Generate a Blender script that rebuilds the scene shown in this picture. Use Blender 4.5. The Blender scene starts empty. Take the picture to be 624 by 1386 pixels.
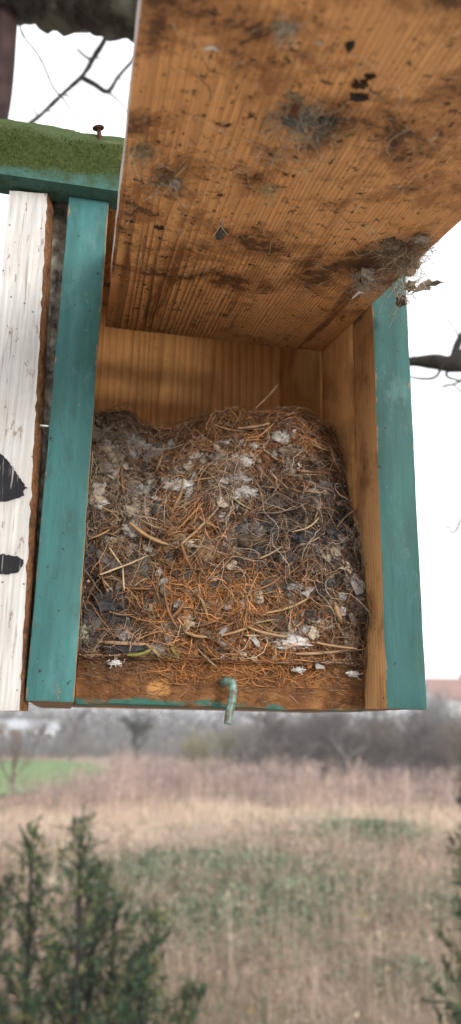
import bpy, bmesh, math, random
import numpy as np
from mathutils import Vector, Matrix, noise as mn

rnd = random.Random(7)
rng = np.random.default_rng(7)
S = bpy.context.scene
col = S.collection
R = math.radians

# ------------------------------------------------------------------ camera
FPX, W0, H0 = 1041.0, 624.0, 1386.0
CAM_H = 3.2                                    # lens height above the field
ZB = CAM_H + 0.0083                            # height of the nest box's bottom
YAW, PITCH, ROLL = 0.1972, 0.2672, 0.0184
CAM = np.array([0.0213, -0.4094, CAM_H])
_F = np.array([math.sin(YAW)*math.cos(PITCH), math.cos(YAW)*math.cos(PITCH), math.sin(PITCH)])
_r = np.array([math.cos(YAW), -math.sin(YAW), 0.0]); _u = np.cross(_r, _F)
CR = math.cos(ROLL)*_r + math.sin(ROLL)*_u
CU = -math.sin(ROLL)*_r + math.cos(ROLL)*_u
def ray(px, py): return _F + CR*(px-W0/2)/FPX - CU*(py-H0/2)/FPX
def at_y(px, py, Y):
    "point of the plane y = Y seen at a photo pixel"
    d = ray(px, py); return CAM + d*(Y-CAM[1])/d[1]
def at_ground(px, py, z=0.0):
    d = ray(px, py); return CAM + d*(z-CAM[2])/d[2]
def at_dist(px, py, D):
    d = ray(px, py); return CAM + d*D/math.hypot(d[0], d[1])
def to_px(P):
    d = np.asarray(P)-CAM; z = d@_F
    return np.stack([W0/2+FPX*(d@CR)/z, H0/2-FPX*(d@CU)/z], -1)

cd = bpy.data.cameras.new('camera'); cam = bpy.data.objects.new('camera', cd); col.objects.link(cam)
cd.sensor_fit = 'VERTICAL'; cd.sensor_height = 36.0; cd.lens = 36.0*FPX/H0
cd.clip_start = 0.02; cd.clip_end = 3000
M3 = Matrix((CR, CU, -_F)).transposed()
cam.matrix_world = Matrix.Translation(Vector(CAM)) @ M3.to_4x4()
cd.dof.use_dof = True; cd.dof.focus_distance = 0.44; cd.dof.aperture_fstop = 8.0
S.camera = cam

# ------------------------------------------------------------------ light
SUN_EL, SUN_AZ = 10.0, 158.0                     # azimuth clockwise from +Y: behind the photographer, a little right
w = bpy.data.worlds.new('World'); S.world = w; w.use_nodes = True
nt = w.node_tree; nt.nodes.clear()
sky = nt.nodes.new('ShaderNodeTexSky'); sky.sky_type = 'NISHITA'; sky.sun_disc = False
sky.sun_elevation = R(SUN_EL+20); sky.sun_rotation = R(SUN_AZ); sky.air_density = 1.0; sky.dust_density = 4.0
hs = nt.nodes.new('ShaderNodeHueSaturation'); hs.inputs['Saturation'].default_value = 0.06
bg = nt.nodes.new('ShaderNodeBackground'); bg.inputs['Strength'].default_value = 0.15
wo = nt.nodes.new('ShaderNodeOutputWorld')
# an even overcast deck over the clear-sky gradient
ov = nt.nodes.new('ShaderNodeMix'); ov.data_type = 'RGBA'; ov.inputs[0].default_value = 0.85; ov.inputs[7].default_value = (3.4, 3.47, 3.6, 1)
nt.links.new(sky.outputs[0], hs.inputs['Color']); nt.links.new(hs.outputs[0], ov.inputs[6]); nt.links.new(ov.outputs[2], bg.inputs['Color']); nt.links.new(bg.outputs[0], wo.inputs['Surface'])
sl = bpy.data.lights.new('sun', 'SUN'); sl.energy = 0.85; sl.angle = R(14); sl.color = (1.0, 0.95, 0.88)
so = bpy.data.objects.new('sun', sl); col.objects.link(so)
sd = Vector((math.sin(R(SUN_AZ))*math.cos(R(SUN_EL)), math.cos(R(SUN_AZ))*math.cos(R(SUN_EL)), math.sin(R(SUN_EL))))
so.rotation_euler = sd.to_track_quat('Z', 'Y').to_euler()
vs = S.view_settings; vs.view_transform = 'Standard'; vs.look = 'None'; vs.gamma = 1.0; vs.use_curve_mapping = False
vs.exposure = 1.72

# ------------------------------------------------------------------ numpy noise
def vnoise(x, y, seed=0):
    x = np.asarray(x, float); y = np.asarray(y, float)
    xi = np.floor(x).astype(np.int64); yi = np.floor(y).astype(np.int64)
    fx = x-xi; fy = y-yi; fx = fx*fx*(3-2*fx); fy = fy*fy*(3-2*fy)
    def h(a, b):
        n = (a*374761393 + b*668265263 + seed*362437) & 0xffffffff
        n = ((n ^ (n >> 13))*1274126177) & 0xffffffff
        return ((n ^ (n >> 16)) & 0xffff)/65535.0
    return (h(xi, yi)*(1-fx)+h(xi+1, yi)*fx)*(1-fy) + (h(xi, yi+1)*(1-fx)+h(xi+1, yi+1)*fx)*fy
def fnoise(x, y, seed=0, oct=4):
    t = 0; a = 1; s = 0
    for i in range(oct):
        t = t + a*vnoise(np.asarray(x)*2**i, np.asarray(y)*2**i, seed+i*17); s += a; a *= 0.5
    return t/s

# ------------------------------------------------------------------ materials
def lnk(t, a, b): t.links.new(a, b)
class NM:
    "small wrapper for building node materials"
    def __init__(s, name, rough=0.8, spec=0.3):
        s.m = bpy.data.materials.new(name); s.m.use_nodes = True; s.t = s.m.node_tree
        s.b = s.t.nodes['Principled BSDF']; s.b.inputs['Roughness'].default_value = rough
        s.b.inputs['Specular IOR Level'].default_value = spec
    def n(s, k, **kw):
        o = s.t.nodes.new(k)
        for a, v in kw.items(): setattr(o, a, v)
        return o
    def val(s, inp, v):
        if hasattr(v, 'is_output') or isinstance(v, bpy.types.NodeSocket): lnk(s.t, v, inp)
        else: inp.default_value = v
    def coord(s, scale=(1, 1, 1), kind='Object', loc=(0, 0, 0)):
        c = s.n('ShaderNodeTexCoord'); m = s.n('ShaderNodeMapping')
        m.inputs['Scale'].default_value = scale; m.inputs['Location'].default_value = loc
        lnk(s.t, c.outputs[kind], m.inputs[0]); return m.outputs[0]
    def noise(s, v, scale, detail=4, rough=0.55, dist=0.0):
        o = s.n('ShaderNodeTexNoise'); lnk(s.t, v, o.inputs['Vector'])
        o.inputs['Scale'].default_value = scale; o.inputs['Detail'].default_value = detail
        o.inputs['Roughness'].default_value = rough; o.inputs['Distortion'].default_value = dist
        return o.outputs['Fac']
    def voro(s, v, scale, feature='F1'):
        o = s.n('ShaderNodeTexVoronoi'); o.feature = feature; lnk(s.t, v, o.inputs['Vector'])
        o.inputs['Scale'].default_value = scale; return o.outputs['Distance']
    def ramp(s, f, stops, interp='LINEAR'):
        o = s.n('ShaderNodeValToRGB'); o.color_ramp.interpolation = interp
        e = o.color_ramp.elements
        while len(e) < len(stops): e.new(0.5)
        for q, (p, c) in zip(e, stops):
            q.position = p
            q.color = (c, c, c, 1) if isinstance(c, (int, float)) else (*c, 1)
        lnk(s.t, f, o.inputs[0]); return o.outputs[0]
    def math(s, op, a, b=0.0, c=0.0, clamp=False):
        o = s.n('ShaderNodeMath', operation=op); o.use_clamp = clamp
        s.val(o.inputs[0], a); s.val(o.inputs[1], b); s.val(o.inputs[2], c); return o.outputs[0]
    def mix(s, f, a, b, blend='MIX'):
        o = s.n('ShaderNodeMix', data_type='RGBA', blend_type=blend)
        s.val(o.inputs[0], f)
        for i, v in ((6, a), (7, b)):
            if isinstance(v, tuple): o.inputs[i].default_value = (*v, 1) if len(v) == 3 else v
            else: lnk(s.t, v, o.inputs[i])
        return o.outputs[2]
    def color(s, c):
        if isinstance(c, tuple): s.b.inputs['Base Color'].default_value = (*c, 1)
        else: lnk(s.t, c, s.b.inputs['Base Color'])
    def bump(s, h, strength=0.4, dist=0.001):
        o = s.n('ShaderNodeBump'); o.inputs['Strength'].default_value = strength; o.inputs['Distance'].default_value = dist
        lnk(s.t, h, o.inputs['Height']); lnk(s.t, o.outputs[0], s.b.inputs['Normal'])
    def sep(s, v):
        o = s.n('ShaderNodeSeparateXYZ'); lnk(s.t, v, o.inputs[0]); return o.outputs

def attr_mat(name, rough=0.85, spec=0.2, noise_scale=None):
    k = NM(name, rough, spec); a = k.n('ShaderNodeAttribute'); a.attribute_name = 'Col'
    c = a.outputs['Color']
    if noise_scale:
        f = k.noise(k.coord(), noise_scale, 4)
        c = k.mix(1.0, c, k.ramp(f, [(0.3, 0.65), (0.7, 1.3)]), 'MULTIPLY')
    k.color(c); return k.m

def wood_mat(name, grain='z', light=(0.50, 0.25, 0.085), dark=(0.20, 0.075, 0.022), lines=260, dirt=0.5, seed=0.0, across='x', spots=0.5, fungus=0.0):
    """bare softwood: growth-ring lines along the grain, stains, specks"""
    k = NM(name, 0.72, 0.25)
    st = {'x': (0.05, 1, 1), 'y': (1, 0.05, 1), 'z': (1, 1, 0.05)}[grain]
    v = k.coord(st, loc=(seed, seed*0.7, seed*1.3)); vo = k.coord(loc=(seed, seed, seed))
    wob = k.noise(v, 34, 3, 0.5)
    xs = k.sep(k.coord(loc=(seed*0.013, 0, 0)))
    ax = xs[{'x': 0, 'y': 1, 'z': 2}[across]]
    ph = k.math('ADD', k.math('MULTIPLY', ax, lines), k.math('MULTIPLY', wob, 5.0))
    fr = k.math('FRACT', ph)
    line = k.math('POWER', fr, 3.0)
    edge = k.ramp(fr, [(0.0, 1.0), (0.06, 0.0), (1.0, 0.0)])
    line = k.math('MAXIMUM', line, k.math('MULTIPLY', edge, 0.8))
    amp = k.ramp(k.noise(v, 14, 2), [(0.3, 0.15), (0.7, 0.95)])
    line = k.math('MULTIPLY', line, amp)
    fine = k.noise(k.coord({'x': (0.02, 1, 1), 'y': (1, 0.02, 1), 'z': (1, 1, 0.02)}[grain]), 900, 3)
    c = k.mix(line, light, dark)
    c = k.mix(1.0, c, k.ramp(fine, [(0.25, 0.78), (0.75, 1.15)]), 'MULTIPLY')
    big = k.noise(vo, 22, 5, 0.6, 0.3)
    c = k.mix(k.math('MULTIPLY', k.ramp(big, [(0.48, 0.0), (0.68, 1.0)]), dirt), c, (0.10, 0.04, 0.015))
    warm = k.noise(vo, 9, 3)
    c = k.mix(1.0, c, k.ramp(warm, [(0.3, (0.82, 0.78, 0.72)), (0.7, (1.12, 1.1, 1.05))]), 'MULTIPLY')
    sp = k.ramp(k.voro(vo, 170), [(0.0, 1.0), (0.10, 1.0), (0.17, 0.0)])
    msk = k.ramp(k.noise(vo, 60, 3), [(0.5, 0.0), (0.6, 1.0)])
    sp = k.math('MULTIPLY', k.math('MULTIPLY', sp, msk), spots)
    c = k.mix(sp, c, (0.035, 0.018, 0.01))
    if fungus:
        fm = k.ramp(k.noise(vo, 75, 6, 0.7), [(0.60, 0.0), (0.72, 1.0)])
        c = k.mix(k.math('MULTIPLY', fm, fungus), c, (0.42, 0.33, 0.22))
    k.color(c)
    k.bump(k.math('ADD', k.math('MULTIPLY', line, -0.5), k.math('MULTIPLY', fine, 0.6)), 0.55, 0.0006)
    return k.m

def door_mat():
    "underside of the raised door: raised rings along its length, stains towards the free end"
    k = NM('door_wood', 0.62, 0.35)
    v = k.coord((1, 0.045, 1)); vo = k.coord()
    x, y, z = k.sep(vo)
    wob = k.noise(v, 30, 3, 0.5)
    xx = k.math('SUBTRACT', x, 0.028)
    q = k.math('MULTIPLY', k.math('POWER', k.math('MAXIMUM', xx, 0.0), 1.75), 1350)
    jit = k.noise(k.coord((1, 0.012, 0.0), loc=(0.7, 0, 0)), 42, 2)
    ph = k.math('ADD', k.math('ADD', q, k.math('MULTIPLY', xx, 75)), k.math('ADD', k.math('MULTIPLY', wob, 4.5), k.math('MULTIPLY', jit, 5.0)))
    fr = k.math('FRACT', ph)
    line = k.math('POWER', fr, 2.4)
    line = k.math('MAXIMUM', line, k.ramp(fr, [(0.0, 0.9), (0.07, 0.0), (1.0, 0.0)]))
    amp = k.math('MULTIPLY', k.ramp(k.noise(v, 16, 3), [(0.25, 0.65), (0.55, 1.0)]), k.ramp(k.noise(k.coord((1, 0.2, 1), loc=(9, 0, 0)), 30, 4, 0.6), [(0.33, 0.6), (0.52, 1.0)]))
    end = k.ramp(k.math('MULTIPLY', y, -1.0), [(0.0, 1.0), (0.12, 1.0), (0.18, 0.5), (0.36, 0.3)])
    line = k.math('MULTIPLY', k.math('MULTIPLY', line, amp), end)
    fine = k.noise(k.coord((1, 0.03, 1)), 1100, 3)
    c = k.mix(k.noise(v, 12, 3), (0.66, 0.288, 0.096), (0.72, 0.37, 0.15))
    c = k.mix(line, c, (0.10, 0.032, 0.009))
    c = k.mix(1.0, c, k.ramp(fine, [(0.25, 0.78), (0.75, 1.18)]), 'MULTIPLY')
    # damp brown stains, denser towards the free end
    s1 = k.noise(vo, 24, 9, 0.74, 0.3)
    thr = k.ramp(k.math('MULTIPLY', y, -1.0), [(0.0, 0.0), (0.07, 0.02), (0.10, 0.12), (0.15, 0.15), (0.19, 0.09), (0.26, 0.08), (0.36, 0.19)])
    thr2 = k.math('ADD', s1, k.math('SUBTRACT', thr, 0.105))
    st = k.ramp(thr2, [(0.47, 0.0), (0.53, 0.55), (0.66, 0.8)])
    c = k.mix(st, c, (0.20, 0.075, 0.024))
    c = k.mix(k.ramp(thr2, [(0.565, 0.0), (0.60, 0.7), (0.70, 0.95)]), c, (0.055, 0.024, 0.011))
    sk = k.ramp(k.noise(k.coord((1, 0.07, 1), loc=(2, 9, 0)), 85, 5, 0.65), [(0.57, 0.0), (0.64, 0.75)])
    c = k.mix(k.math('MULTIPLY', sk, end), c, (0.11, 0.038, 0.012))
    s2 = k.ramp(k.noise(k.coord((1, 0.6, 1), loc=(3, 1, 0)), 48, 9, 0.75), [(0.60, 0.0), (0.68, 0.9)])
    c = k.mix(s2, c, (0.045, 0.02, 0.01))
    s3 = k.ramp(k.noise(k.coord(loc=(8, 2, 0)), 130, 6, 0.72), [(0.585, 0.0), (0.64, 1.0)])
    c = k.mix(s3, c, (0.03, 0.016, 0.01))
    pale = k.ramp(k.noise(k.coord((1, 0.5, 1), loc=(5, 7, 1)), 70, 7, 0.75), [(0.60, 0.0), (0.72, 0.8)])
    c = k.mix(pale, c, (0.55, 0.42, 0.28))
    dots = k.ramp(k.noise(k.coord((1, 0.7, 1), loc=(1, 2, 3)), 330, 3, 0.6), [(0.63, 0.0), (0.66, 1.0)])
    c = k.mix(k.math('MULTIPLY', dots, k.ramp(k.noise(vo, 30, 2), [(0.38, 0.2), (0.55, 1.0)])), c, (0.03, 0.015, 0.008))
    glint_dots = k.ramp(k.voro(k.coord(loc=(6, 2, 3)), 260), [(0.0, 1.0), (0.06, 1.0), (0.1, 0.0)])  # tiny glints painted into the wood colour as pale dots
    c = k.mix(k.math('MULTIPLY', glint_dots, k.ramp(k.noise(k.coord(loc=(4, 4, 4)), 40, 2), [(0.5, 0.0), (0.6, 0.8)])), c, (0.62, 0.52, 0.40))
    k.color(c)
    hgt = k.math('ADD', k.math('MULTIPLY', line, 0.9), k.math('ADD', k.math('MULTIPLY', fine, 0.5), k.math('MULTIPLY', s1, 1.2)))
    k.bump(hgt, 0.7, 0.0008)
    k.b.inputs['Roughness'].default_value = 0.6
    return k.m

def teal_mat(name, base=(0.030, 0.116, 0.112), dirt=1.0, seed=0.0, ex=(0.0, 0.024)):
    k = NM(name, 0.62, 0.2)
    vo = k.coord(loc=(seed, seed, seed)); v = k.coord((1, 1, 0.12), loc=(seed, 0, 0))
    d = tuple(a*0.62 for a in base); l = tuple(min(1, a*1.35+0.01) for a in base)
    c = k.mix(k.ramp(k.noise(v, 70, 5, 0.6), [(0.3, 0.0), (0.75, 1.0)]), d, l)
    c = k.mix(k.math('MULTIPLY', k.ramp(k.noise(vo, 14, 4), [(0.45, 0.0), (0.75, 0.6)]), dirt), c, (0.035, 0.085, 0.072))
    sm = k.ramp(k.noise(k.coord((1, 1, 0.3), loc=(seed+7, 2, 0)), 60, 8, 0.75), [(0.50, 0.0), (0.66, 0.75)])
    c = k.mix(sm, c, (0.028, 0.060, 0.052))
    fd = k.ramp(k.noise(k.coord((1, 1, 0.5), loc=(seed+11, 2, 5)), 38, 8, 0.75), [(0.54, 0.0), (0.70, 0.7)])
    c = k.mix(fd, c, (0.085, 0.175, 0.165))
    scr = k.ramp(k.noise(k.coord((1, 1, 0.03), loc=(seed+1, 6, 5)), 520, 3, 0.6), [(0.66, 0.0), (0.72, 0.6)])
    c = k.mix(scr, c, (0.05, 0.12, 0.11))
    ch = k.ramp(k.noise(k.coord((1, 1, 0.6), loc=(seed+2, 1, 0)), 150, 7, 0.75), [(0.62, 0.0), (0.67, 0.85)])
    c = k.mix(ch, c, (0.17, 0.17, 0.125))
    xq = k.sep(k.coord())[0]
    ed = k.math('MINIMUM', k.math('ABSOLUTE', k.math('SUBTRACT', xq, ex[0])), k.math('ABSOLUTE', k.math('SUBTRACT', xq, ex[1])))
    en = k.math('SUBTRACT', k.noise(k.coord((1, 1, 0.5), loc=(seed+3, 8, 1)), 110, 6, 0.7), k.math('MULTIPLY', ed, 75.0))
    c = k.mix(k.ramp(en, [(0.50, 0.0), (0.54, 0.9)]), c, (0.20, 0.135, 0.085))
    sp = k.ramp(k.noise(k.coord((1, 1, 0.8), loc=(seed+4, 3, 1)), 210, 4, 0.62), [(0.655, 0.0), (0.68, 1.0)])
    m = k.ramp(k.noise(vo, 40, 2), [(0.40, 0.0), (0.48, 1.0)])
    c = k.mix(k.math('MULTIPLY', sp, m), c, (0.015, 0.02, 0.018))
    sp2 = k.ramp(k.voro(k.coord(loc=(seed+9, 5, 1)), 330), [(0.0, 1.0), (0.07, 1.0), (0.12, 0.0)])
    c = k.mix(k.math('MULTIPLY', sp2, k.ramp(k.noise(vo, 25, 2), [(0.5, 0.0), (0.6, 0.8)])), c, (0.02, 0.04, 0.035))
    k.color(c)
    k.b.inputs['Coat Weight'].default_value = 0.0
    k.bump(k.math('ADD', k.noise(v, 320, 4), k.math('MULTIPLY', ch, -1.0)), 0.5, 0.0005)
    return k.m

def white_paint_mat():
    k = NM('white_paint', 0.6, 0.3)
    v = k.coord((1, 1, 0.04)); vo = k.coord()
    g = k.noise(v, 420, 4, 0.6)
    c = k.mix(k.ramp(g, [(0.3, 0.0), (0.7, 1.0)]), (0.33, 0.32, 0.305), (0.52, 0.505, 0.485))
    cr = k.ramp(k.noise(k.coord((1, 1, 0.05), loc=(3, 0, 0)), 480, 4), [(0.33, 1.0), (0.40, 0.0)])
    c = k.mix(k.math('MULTIPLY', cr, 0.7), c, (0.24, 0.19, 0.155))
    ch = k.ramp(k.noise(k.coord((1, 1, 0.35), loc=(1, 4, 0)), 150, 8, 0.75), [(0.60, 0.0), (0.63, 0.9)])
    c = k.mix(ch, c, (0.30, 0.22, 0.16))
    dust = k.ramp(k.noise(vo, 30, 5), [(0.5, 0.0), (0.75, 0.45)])
    c = k.mix(dust, c, (0.30, 0.24, 0.19))
    sp = k.ramp(k.voro(k.coord(loc=(2, 2, 2)), 150), [(0.0, 1.0), (0.07, 1.0), (0.11, 0.0)])
    c = k.mix(k.math('MULTIPLY', sp, 0.8), c, (0.06, 0.04, 0.03))
    k.color(c); k.bump(k.math('SUBTRACT', g, k.math('MULTIPLY', ch, 0.8)), 0.7, 0.0007)
    return k.m

def noisy_mat(name, c1, c2, scale=200, rough=0.85, bump=0.5, bd=0.001, c3=None, s3=40, spec=0.2, stretch=(1, 1, 1)):
    k = NM(name, rough, spec); v = k.coord(stretch)
    f = k.noise(v, scale, 5, 0.62)
    c = k.mix(k.ramp(f, [(0.33, 0.0), (0.67, 1.0)]), c1, c2)
    if c3:
        c = k.mix(k.ramp(k.noise(k.coord(loc=(3, 1, 2)), s3, 4), [(0.5, 0.0), (0.65, 0.85)]), c, c3)
    k.color(c); k.bump(f, bump, bd); return k.m

def moss_mat():
    k = NM('mossy_teal', 0.9, 0.1)
    vo = k.coord(); x, y, z = k.sep(vo)
    hz = k.math('MULTIPLY', k.math('SUBTRACT', z, 0.2965), 20.0)     # height above the beam's lower edge
    n1 = k.noise(vo, 48, 9, 0.75)
    cover = k.ramp(k.math('ADD', hz, k.math('MULTIPLY', k.math('SUBTRACT', n1, 0.5), 1.1)), [(-0.02, 0.0), (0.22, 1.0)])
    n2 = k.noise(vo, 500, 4, 0.7)
    moss = k.mix(k.ramp(n2, [(0.3, 0.0), (0.7, 1.0)]), (0.016, 0.024, 0.006), (0.055, 0.072, 0.019))
    pale = k.ramp(k.math('ADD', hz, k.math('MULTIPLY', k.math('SUBTRACT', n1, 0.5), 0.8)), [(0.62, 0.0), (0.80, 0.75)])
    moss = k.mix(pale, moss, (0.062, 0.088, 0.036))
    teal = k.mix(k.noise(vo, 120, 4), (0.028, 0.075, 0.062), (0.07, 0.14, 0.115))
    c = k.mix(cover, teal, moss)
    dk = k.ramp(k.noise(k.coord(loc=(3, 3, 3)), 240, 4, 0.7), [(0.62, 0.0), (0.7, 0.8)])
    c = k.mix(dk, c, (0.025, 0.03, 0.01))
    k.color(c); k.bump(k.math('ADD', n2, n1), 0.8, 0.0015); return k.m

def rail_mat():
    k = NM('crusted_rail', 0.85, 0.2)
    vo = k.coord(); x, y, z = k.sep(vo)
    n1 = k.noise(vo, 90, 6, 0.68); n2 = k.noise(k.coord((0.3, 1, 1)), 420, 4)
    c = k.mix(k.ramp(n1, [(0.35, 0.0), (0.65, 1.0)]), (0.075, 0.030, 0.011), (0.27, 0.125, 0.045))
    c = k.mix(k.ramp(k.noise(k.coord(loc=(2, 2, 2)), 32, 4), [(0.45, 0.0), (0.62, 0.8)]), c, (0.09, 0.038, 0.016))
    c = k.mix(k.ramp(n2, [(0.62, 0.0), (0.72, 0.7)]), c, (0.30, 0.19, 0.10))
    wp = k.math('ADD', k.math('POWER', k.math('MULTIPLY', k.math('SUBTRACT', x, 0.071), 130.0), 2.0), k.math('POWER', k.math('MULTIPLY', k.math('SUBTRACT', z, 0.010), 190.0), 2.0))
    c = k.mix(k.ramp(k.math('ADD', wp, k.math('MULTIPLY', k.math('SUBTRACT', n1, 0.5), 2.5)), [(0.2, 0.8), (1.0, 0.0)]), c, (0.50, 0.25, 0.085))
    # left-over paint along the lower left of the rail
    low = k.ramp(k.math('ADD', k.math('MULTIPLY', z, 55.0), k.math('ADD', k.math('MULTIPLY', x, 3.2), k.math('MULTIPLY', k.math('SUBTRACT', k.noise(k.coord((0.4, 1, 1)), 100, 4), 0.5), 1.6))), [(0.30, 1.0), (0.5, 0.0)])
    c = k.mix(low, c, (0.035, 0.11, 0.085))
    k.color(c); k.bump(k.math('ADD', n1, n2), 0.9, 0.0015); return k.m

def flat(name, c, rough=0.8, spec=0.3, metal=0.0):
    k = NM(name, rough, spec); k.color(c); k.b.inputs['Metallic'].default_value = metal; return k.m

MAT = {}
MAT['door'] = door_mat()
MAT['back'] = wood_mat('back_board_wood', 'z', (0.76, 0.415, 0.16), (0.40, 0.165, 0.055), 150, 0.35, 1.0, spots=0.6)
MAT['liner_rear'] = wood_mat('rear_liner_wood', 'z', (0.66, 0.41, 0.19), (0.34, 0.17, 0.07), 240, 0.4, 2.0, across='y')
MAT['liner_front'] = wood_mat('front_liner_wood', 'z', (0.66, 0.38, 0.16), (0.30, 0.13, 0.05), 330, 0.7, 3.0, across='y', spots=0.8)
MAT['bare'] = wood_mat('bare_board_wood', 'z', (0.54, 0.31, 0.14), (0.24, 0.115, 0.05), 300, 0.85, 4.0, across='y', spots=0.9, fungus=0.35)
MAT['floor'] = wood_mat('floor_wood', 'x', (0.20, 0.12, 0.07), (0.09, 0.05, 0.03), 160, 0.9, 5.0, across='y')
MAT['teal'] = teal_mat('teal_paint')
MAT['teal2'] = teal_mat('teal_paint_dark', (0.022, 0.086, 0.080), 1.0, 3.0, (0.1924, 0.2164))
MAT['white'] = white_paint_mat()
MAT['pale_edge'] = noisy_mat('pale_weathered_paint', (0.30, 0.24, 0.22), (0.58, 0.50, 0.46), 160, 0.7, 0.5, 0.0008, (0.32, 0.17, 0.09), 60)
MAT['ply_edge'] = noisy_mat('raw_board_edge', (0.13, 0.055, 0.025), (0.33, 0.16, 0.075), 350, 0.9, 0.9, 0.0015, (0.07, 0.04, 0.025), 90)
MAT['moss'] = moss_mat()
MAT['rail'] = rail_mat()
k = NM('black_brush_paint', 0.75, 0.15); f_ = k.noise(k.coord((1, 1, 0.06)), 500, 4, 0.65)
k.color(k.mix(k.ramp(f_, [(0.60, 0.0), (0.68, 0.8)]), k.mix(k.noise(k.coord(), 120, 4), (0.008, 0.008, 0.010), (0.022, 0.022, 0.027)), (0.30, 0.28, 0.26))); k.bump(f_, 0.8, 0.0008); MAT['black'] = k.m
MAT['rust'] = noisy_mat('rusty_iron', (0.03, 0.015, 0.010), (0.09, 0.04, 0.022), 900, 0.8, 0.5, 0.0004)
MAT['hook'] = noisy_mat('teal_painted_hook', (0.04, 0.12, 0.10), (0.19, 0.29, 0.25), 380, 0.4, 0.8, 0.0006, (0.10, 0.055, 0.03), 220, spec=0.5)
MAT['bark'] = noisy_mat('grey_bark', (0.05, 0.04, 0.03), (0.34, 0.29, 0.23), 160, 0.95, 1.0, 0.003, (0.45, 0.43, 0.36), 110)
MAT['trunk'] = noisy_mat('dark_bark', (0.014, 0.012, 0.010), (0.055, 0.047, 0.038), 60, 0.95, 1.0, 0.004, (0.085, 0.085, 0.066), 24)
MAT['twig'] = noisy_mat('twig_bark', (0.012, 0.011, 0.010), (0.035, 0.031, 0.028), 150, 0.9, 0.6, 0.001)
MAT['redbark'] = noisy_mat('smooth_red_bark', (0.022, 0.013, 0.012), (0.05, 0.030, 0.027), 40, 0.8, 0.5, 0.001)
MAT['attr'] = attr_mat('fibre_colours')
MAT['attr_leaf'] = attr_mat('leaf_colours', 0.7, 0.25)

# ------------------------------------------------------------------ mesh helpers
def tag(o, label=None, cat=None, group=None, kind=None):
    if label: o['label'] = label
    if cat: o['category'] = cat
    if group: o['group'] = group
    if kind: o['kind'] = kind
    return o
def empty(name, loc, parent=None):
    o = bpy.data.objects.new(name, None); col.objects.link(o); o.location = loc; o.parent = parent
    o.empty_display_size = 0.05; return o
def link(name, me, mats, parent=None, loc=None, smooth=False):
    if not isinstance(mats, (list, tuple)): mats = [mats]
    for m in mats: me.materials.append(m)
    o = bpy.data.objects.new(name, me); col.objects.link(o); o.parent = parent
    if loc is not None: o.location = loc
    if smooth: me.polygons.foreach_set('use_smooth', [True]*len(me.polygons))
    return o
def from_bm(name, bm, mats, parent=None, loc=None, smooth=False):
    me = bpy.data.meshes.new(name); bm.normal_update(); bm.to_mesh(me); bm.free()
    return link(name, me, mats, parent, loc, smooth)
def from_np(name, V, F, mats, parent=None, loc=None, smooth=False, C=None):
    V = np.asarray(V, np.float32); F = np.asarray(F, np.int32); k = F.shape[1]
    me = bpy.data.meshes.new(name)
    me.vertices.add(len(V)); me.vertices.foreach_set('co', V.ravel())
    me.loops.add(F.size); me.loops.foreach_set('vertex_index', F.ravel())
    me.polygons.add(len(F)); me.polygons.foreach_set('loop_start', np.arange(0, F.size, k, dtype=np.int32))
    me.update(calc_edges=True)
    if C is not None:
        a = me.color_attributes.new('Col', 'FLOAT_COLOR', 'POINT')
        C4 = np.ones((len(V), 4), np.float32); C4[:, :3] = C; a.data.foreach_set('color', C4.ravel())
    return link(name, me, mats, parent, loc, smooth)

def board(name, x0, x1, y0, y1, z0, z1, mats, parent, loc=(0, 0, 0), bev=0.0012, step=0.012, wob=0.0004, pick=None, seed=0):
    "a plank with rounded, slightly uneven edges; pick(normal) chooses the material slot"
    bm = bmesh.new(); bmesh.ops.create_cube(bm, size=1.0)
    for v in bm.verts:
        v.co = Vector(((x0+x1)/2+v.co.x*(x1-x0), (y0+y1)/2+v.co.y*(y1-y0), (z0+z1)/2+v.co.z*(z1-z0)))
    bmesh.ops.bevel(bm, geom=bm.edges[:], offset=bev, segments=2, profile=0.6, affect='EDGES')
    for ax, (a, b) in enumerate(((x0, x1), (y0, y1), (z0, z1))):
        n = int((b-a)/step)
        for i in range(1, n):
            co = [0, 0, 0]; no = [0, 0, 0]; co[ax] = a+(b-a)*i/n; no[ax] = 1
            bmesh.ops.bisect_plane(bm, geom=bm.verts[:]+bm.edges[:]+bm.faces[:], plane_co=co, plane_no=no)
    for v in bm.verts:
        v.co += mn.noise_vector(v.co*55+Vector((seed, 0, 0)))*wob + mn.noise_vector(v.co*14+Vector((seed, 3, 0)))*wob
    bm.normal_update()
    if pick:
        for f in bm.faces: f.material_index = pick(f.normal)
    o = from_bm(name, bm, mats, parent, loc)
    o.data.polygons.foreach_set('use_smooth', [True]*len(o.data.polygons))
    m = o.data
    try: m.set_sharp_from_angle(angle=R(50))
    except Exception: pass
    return o

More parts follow.
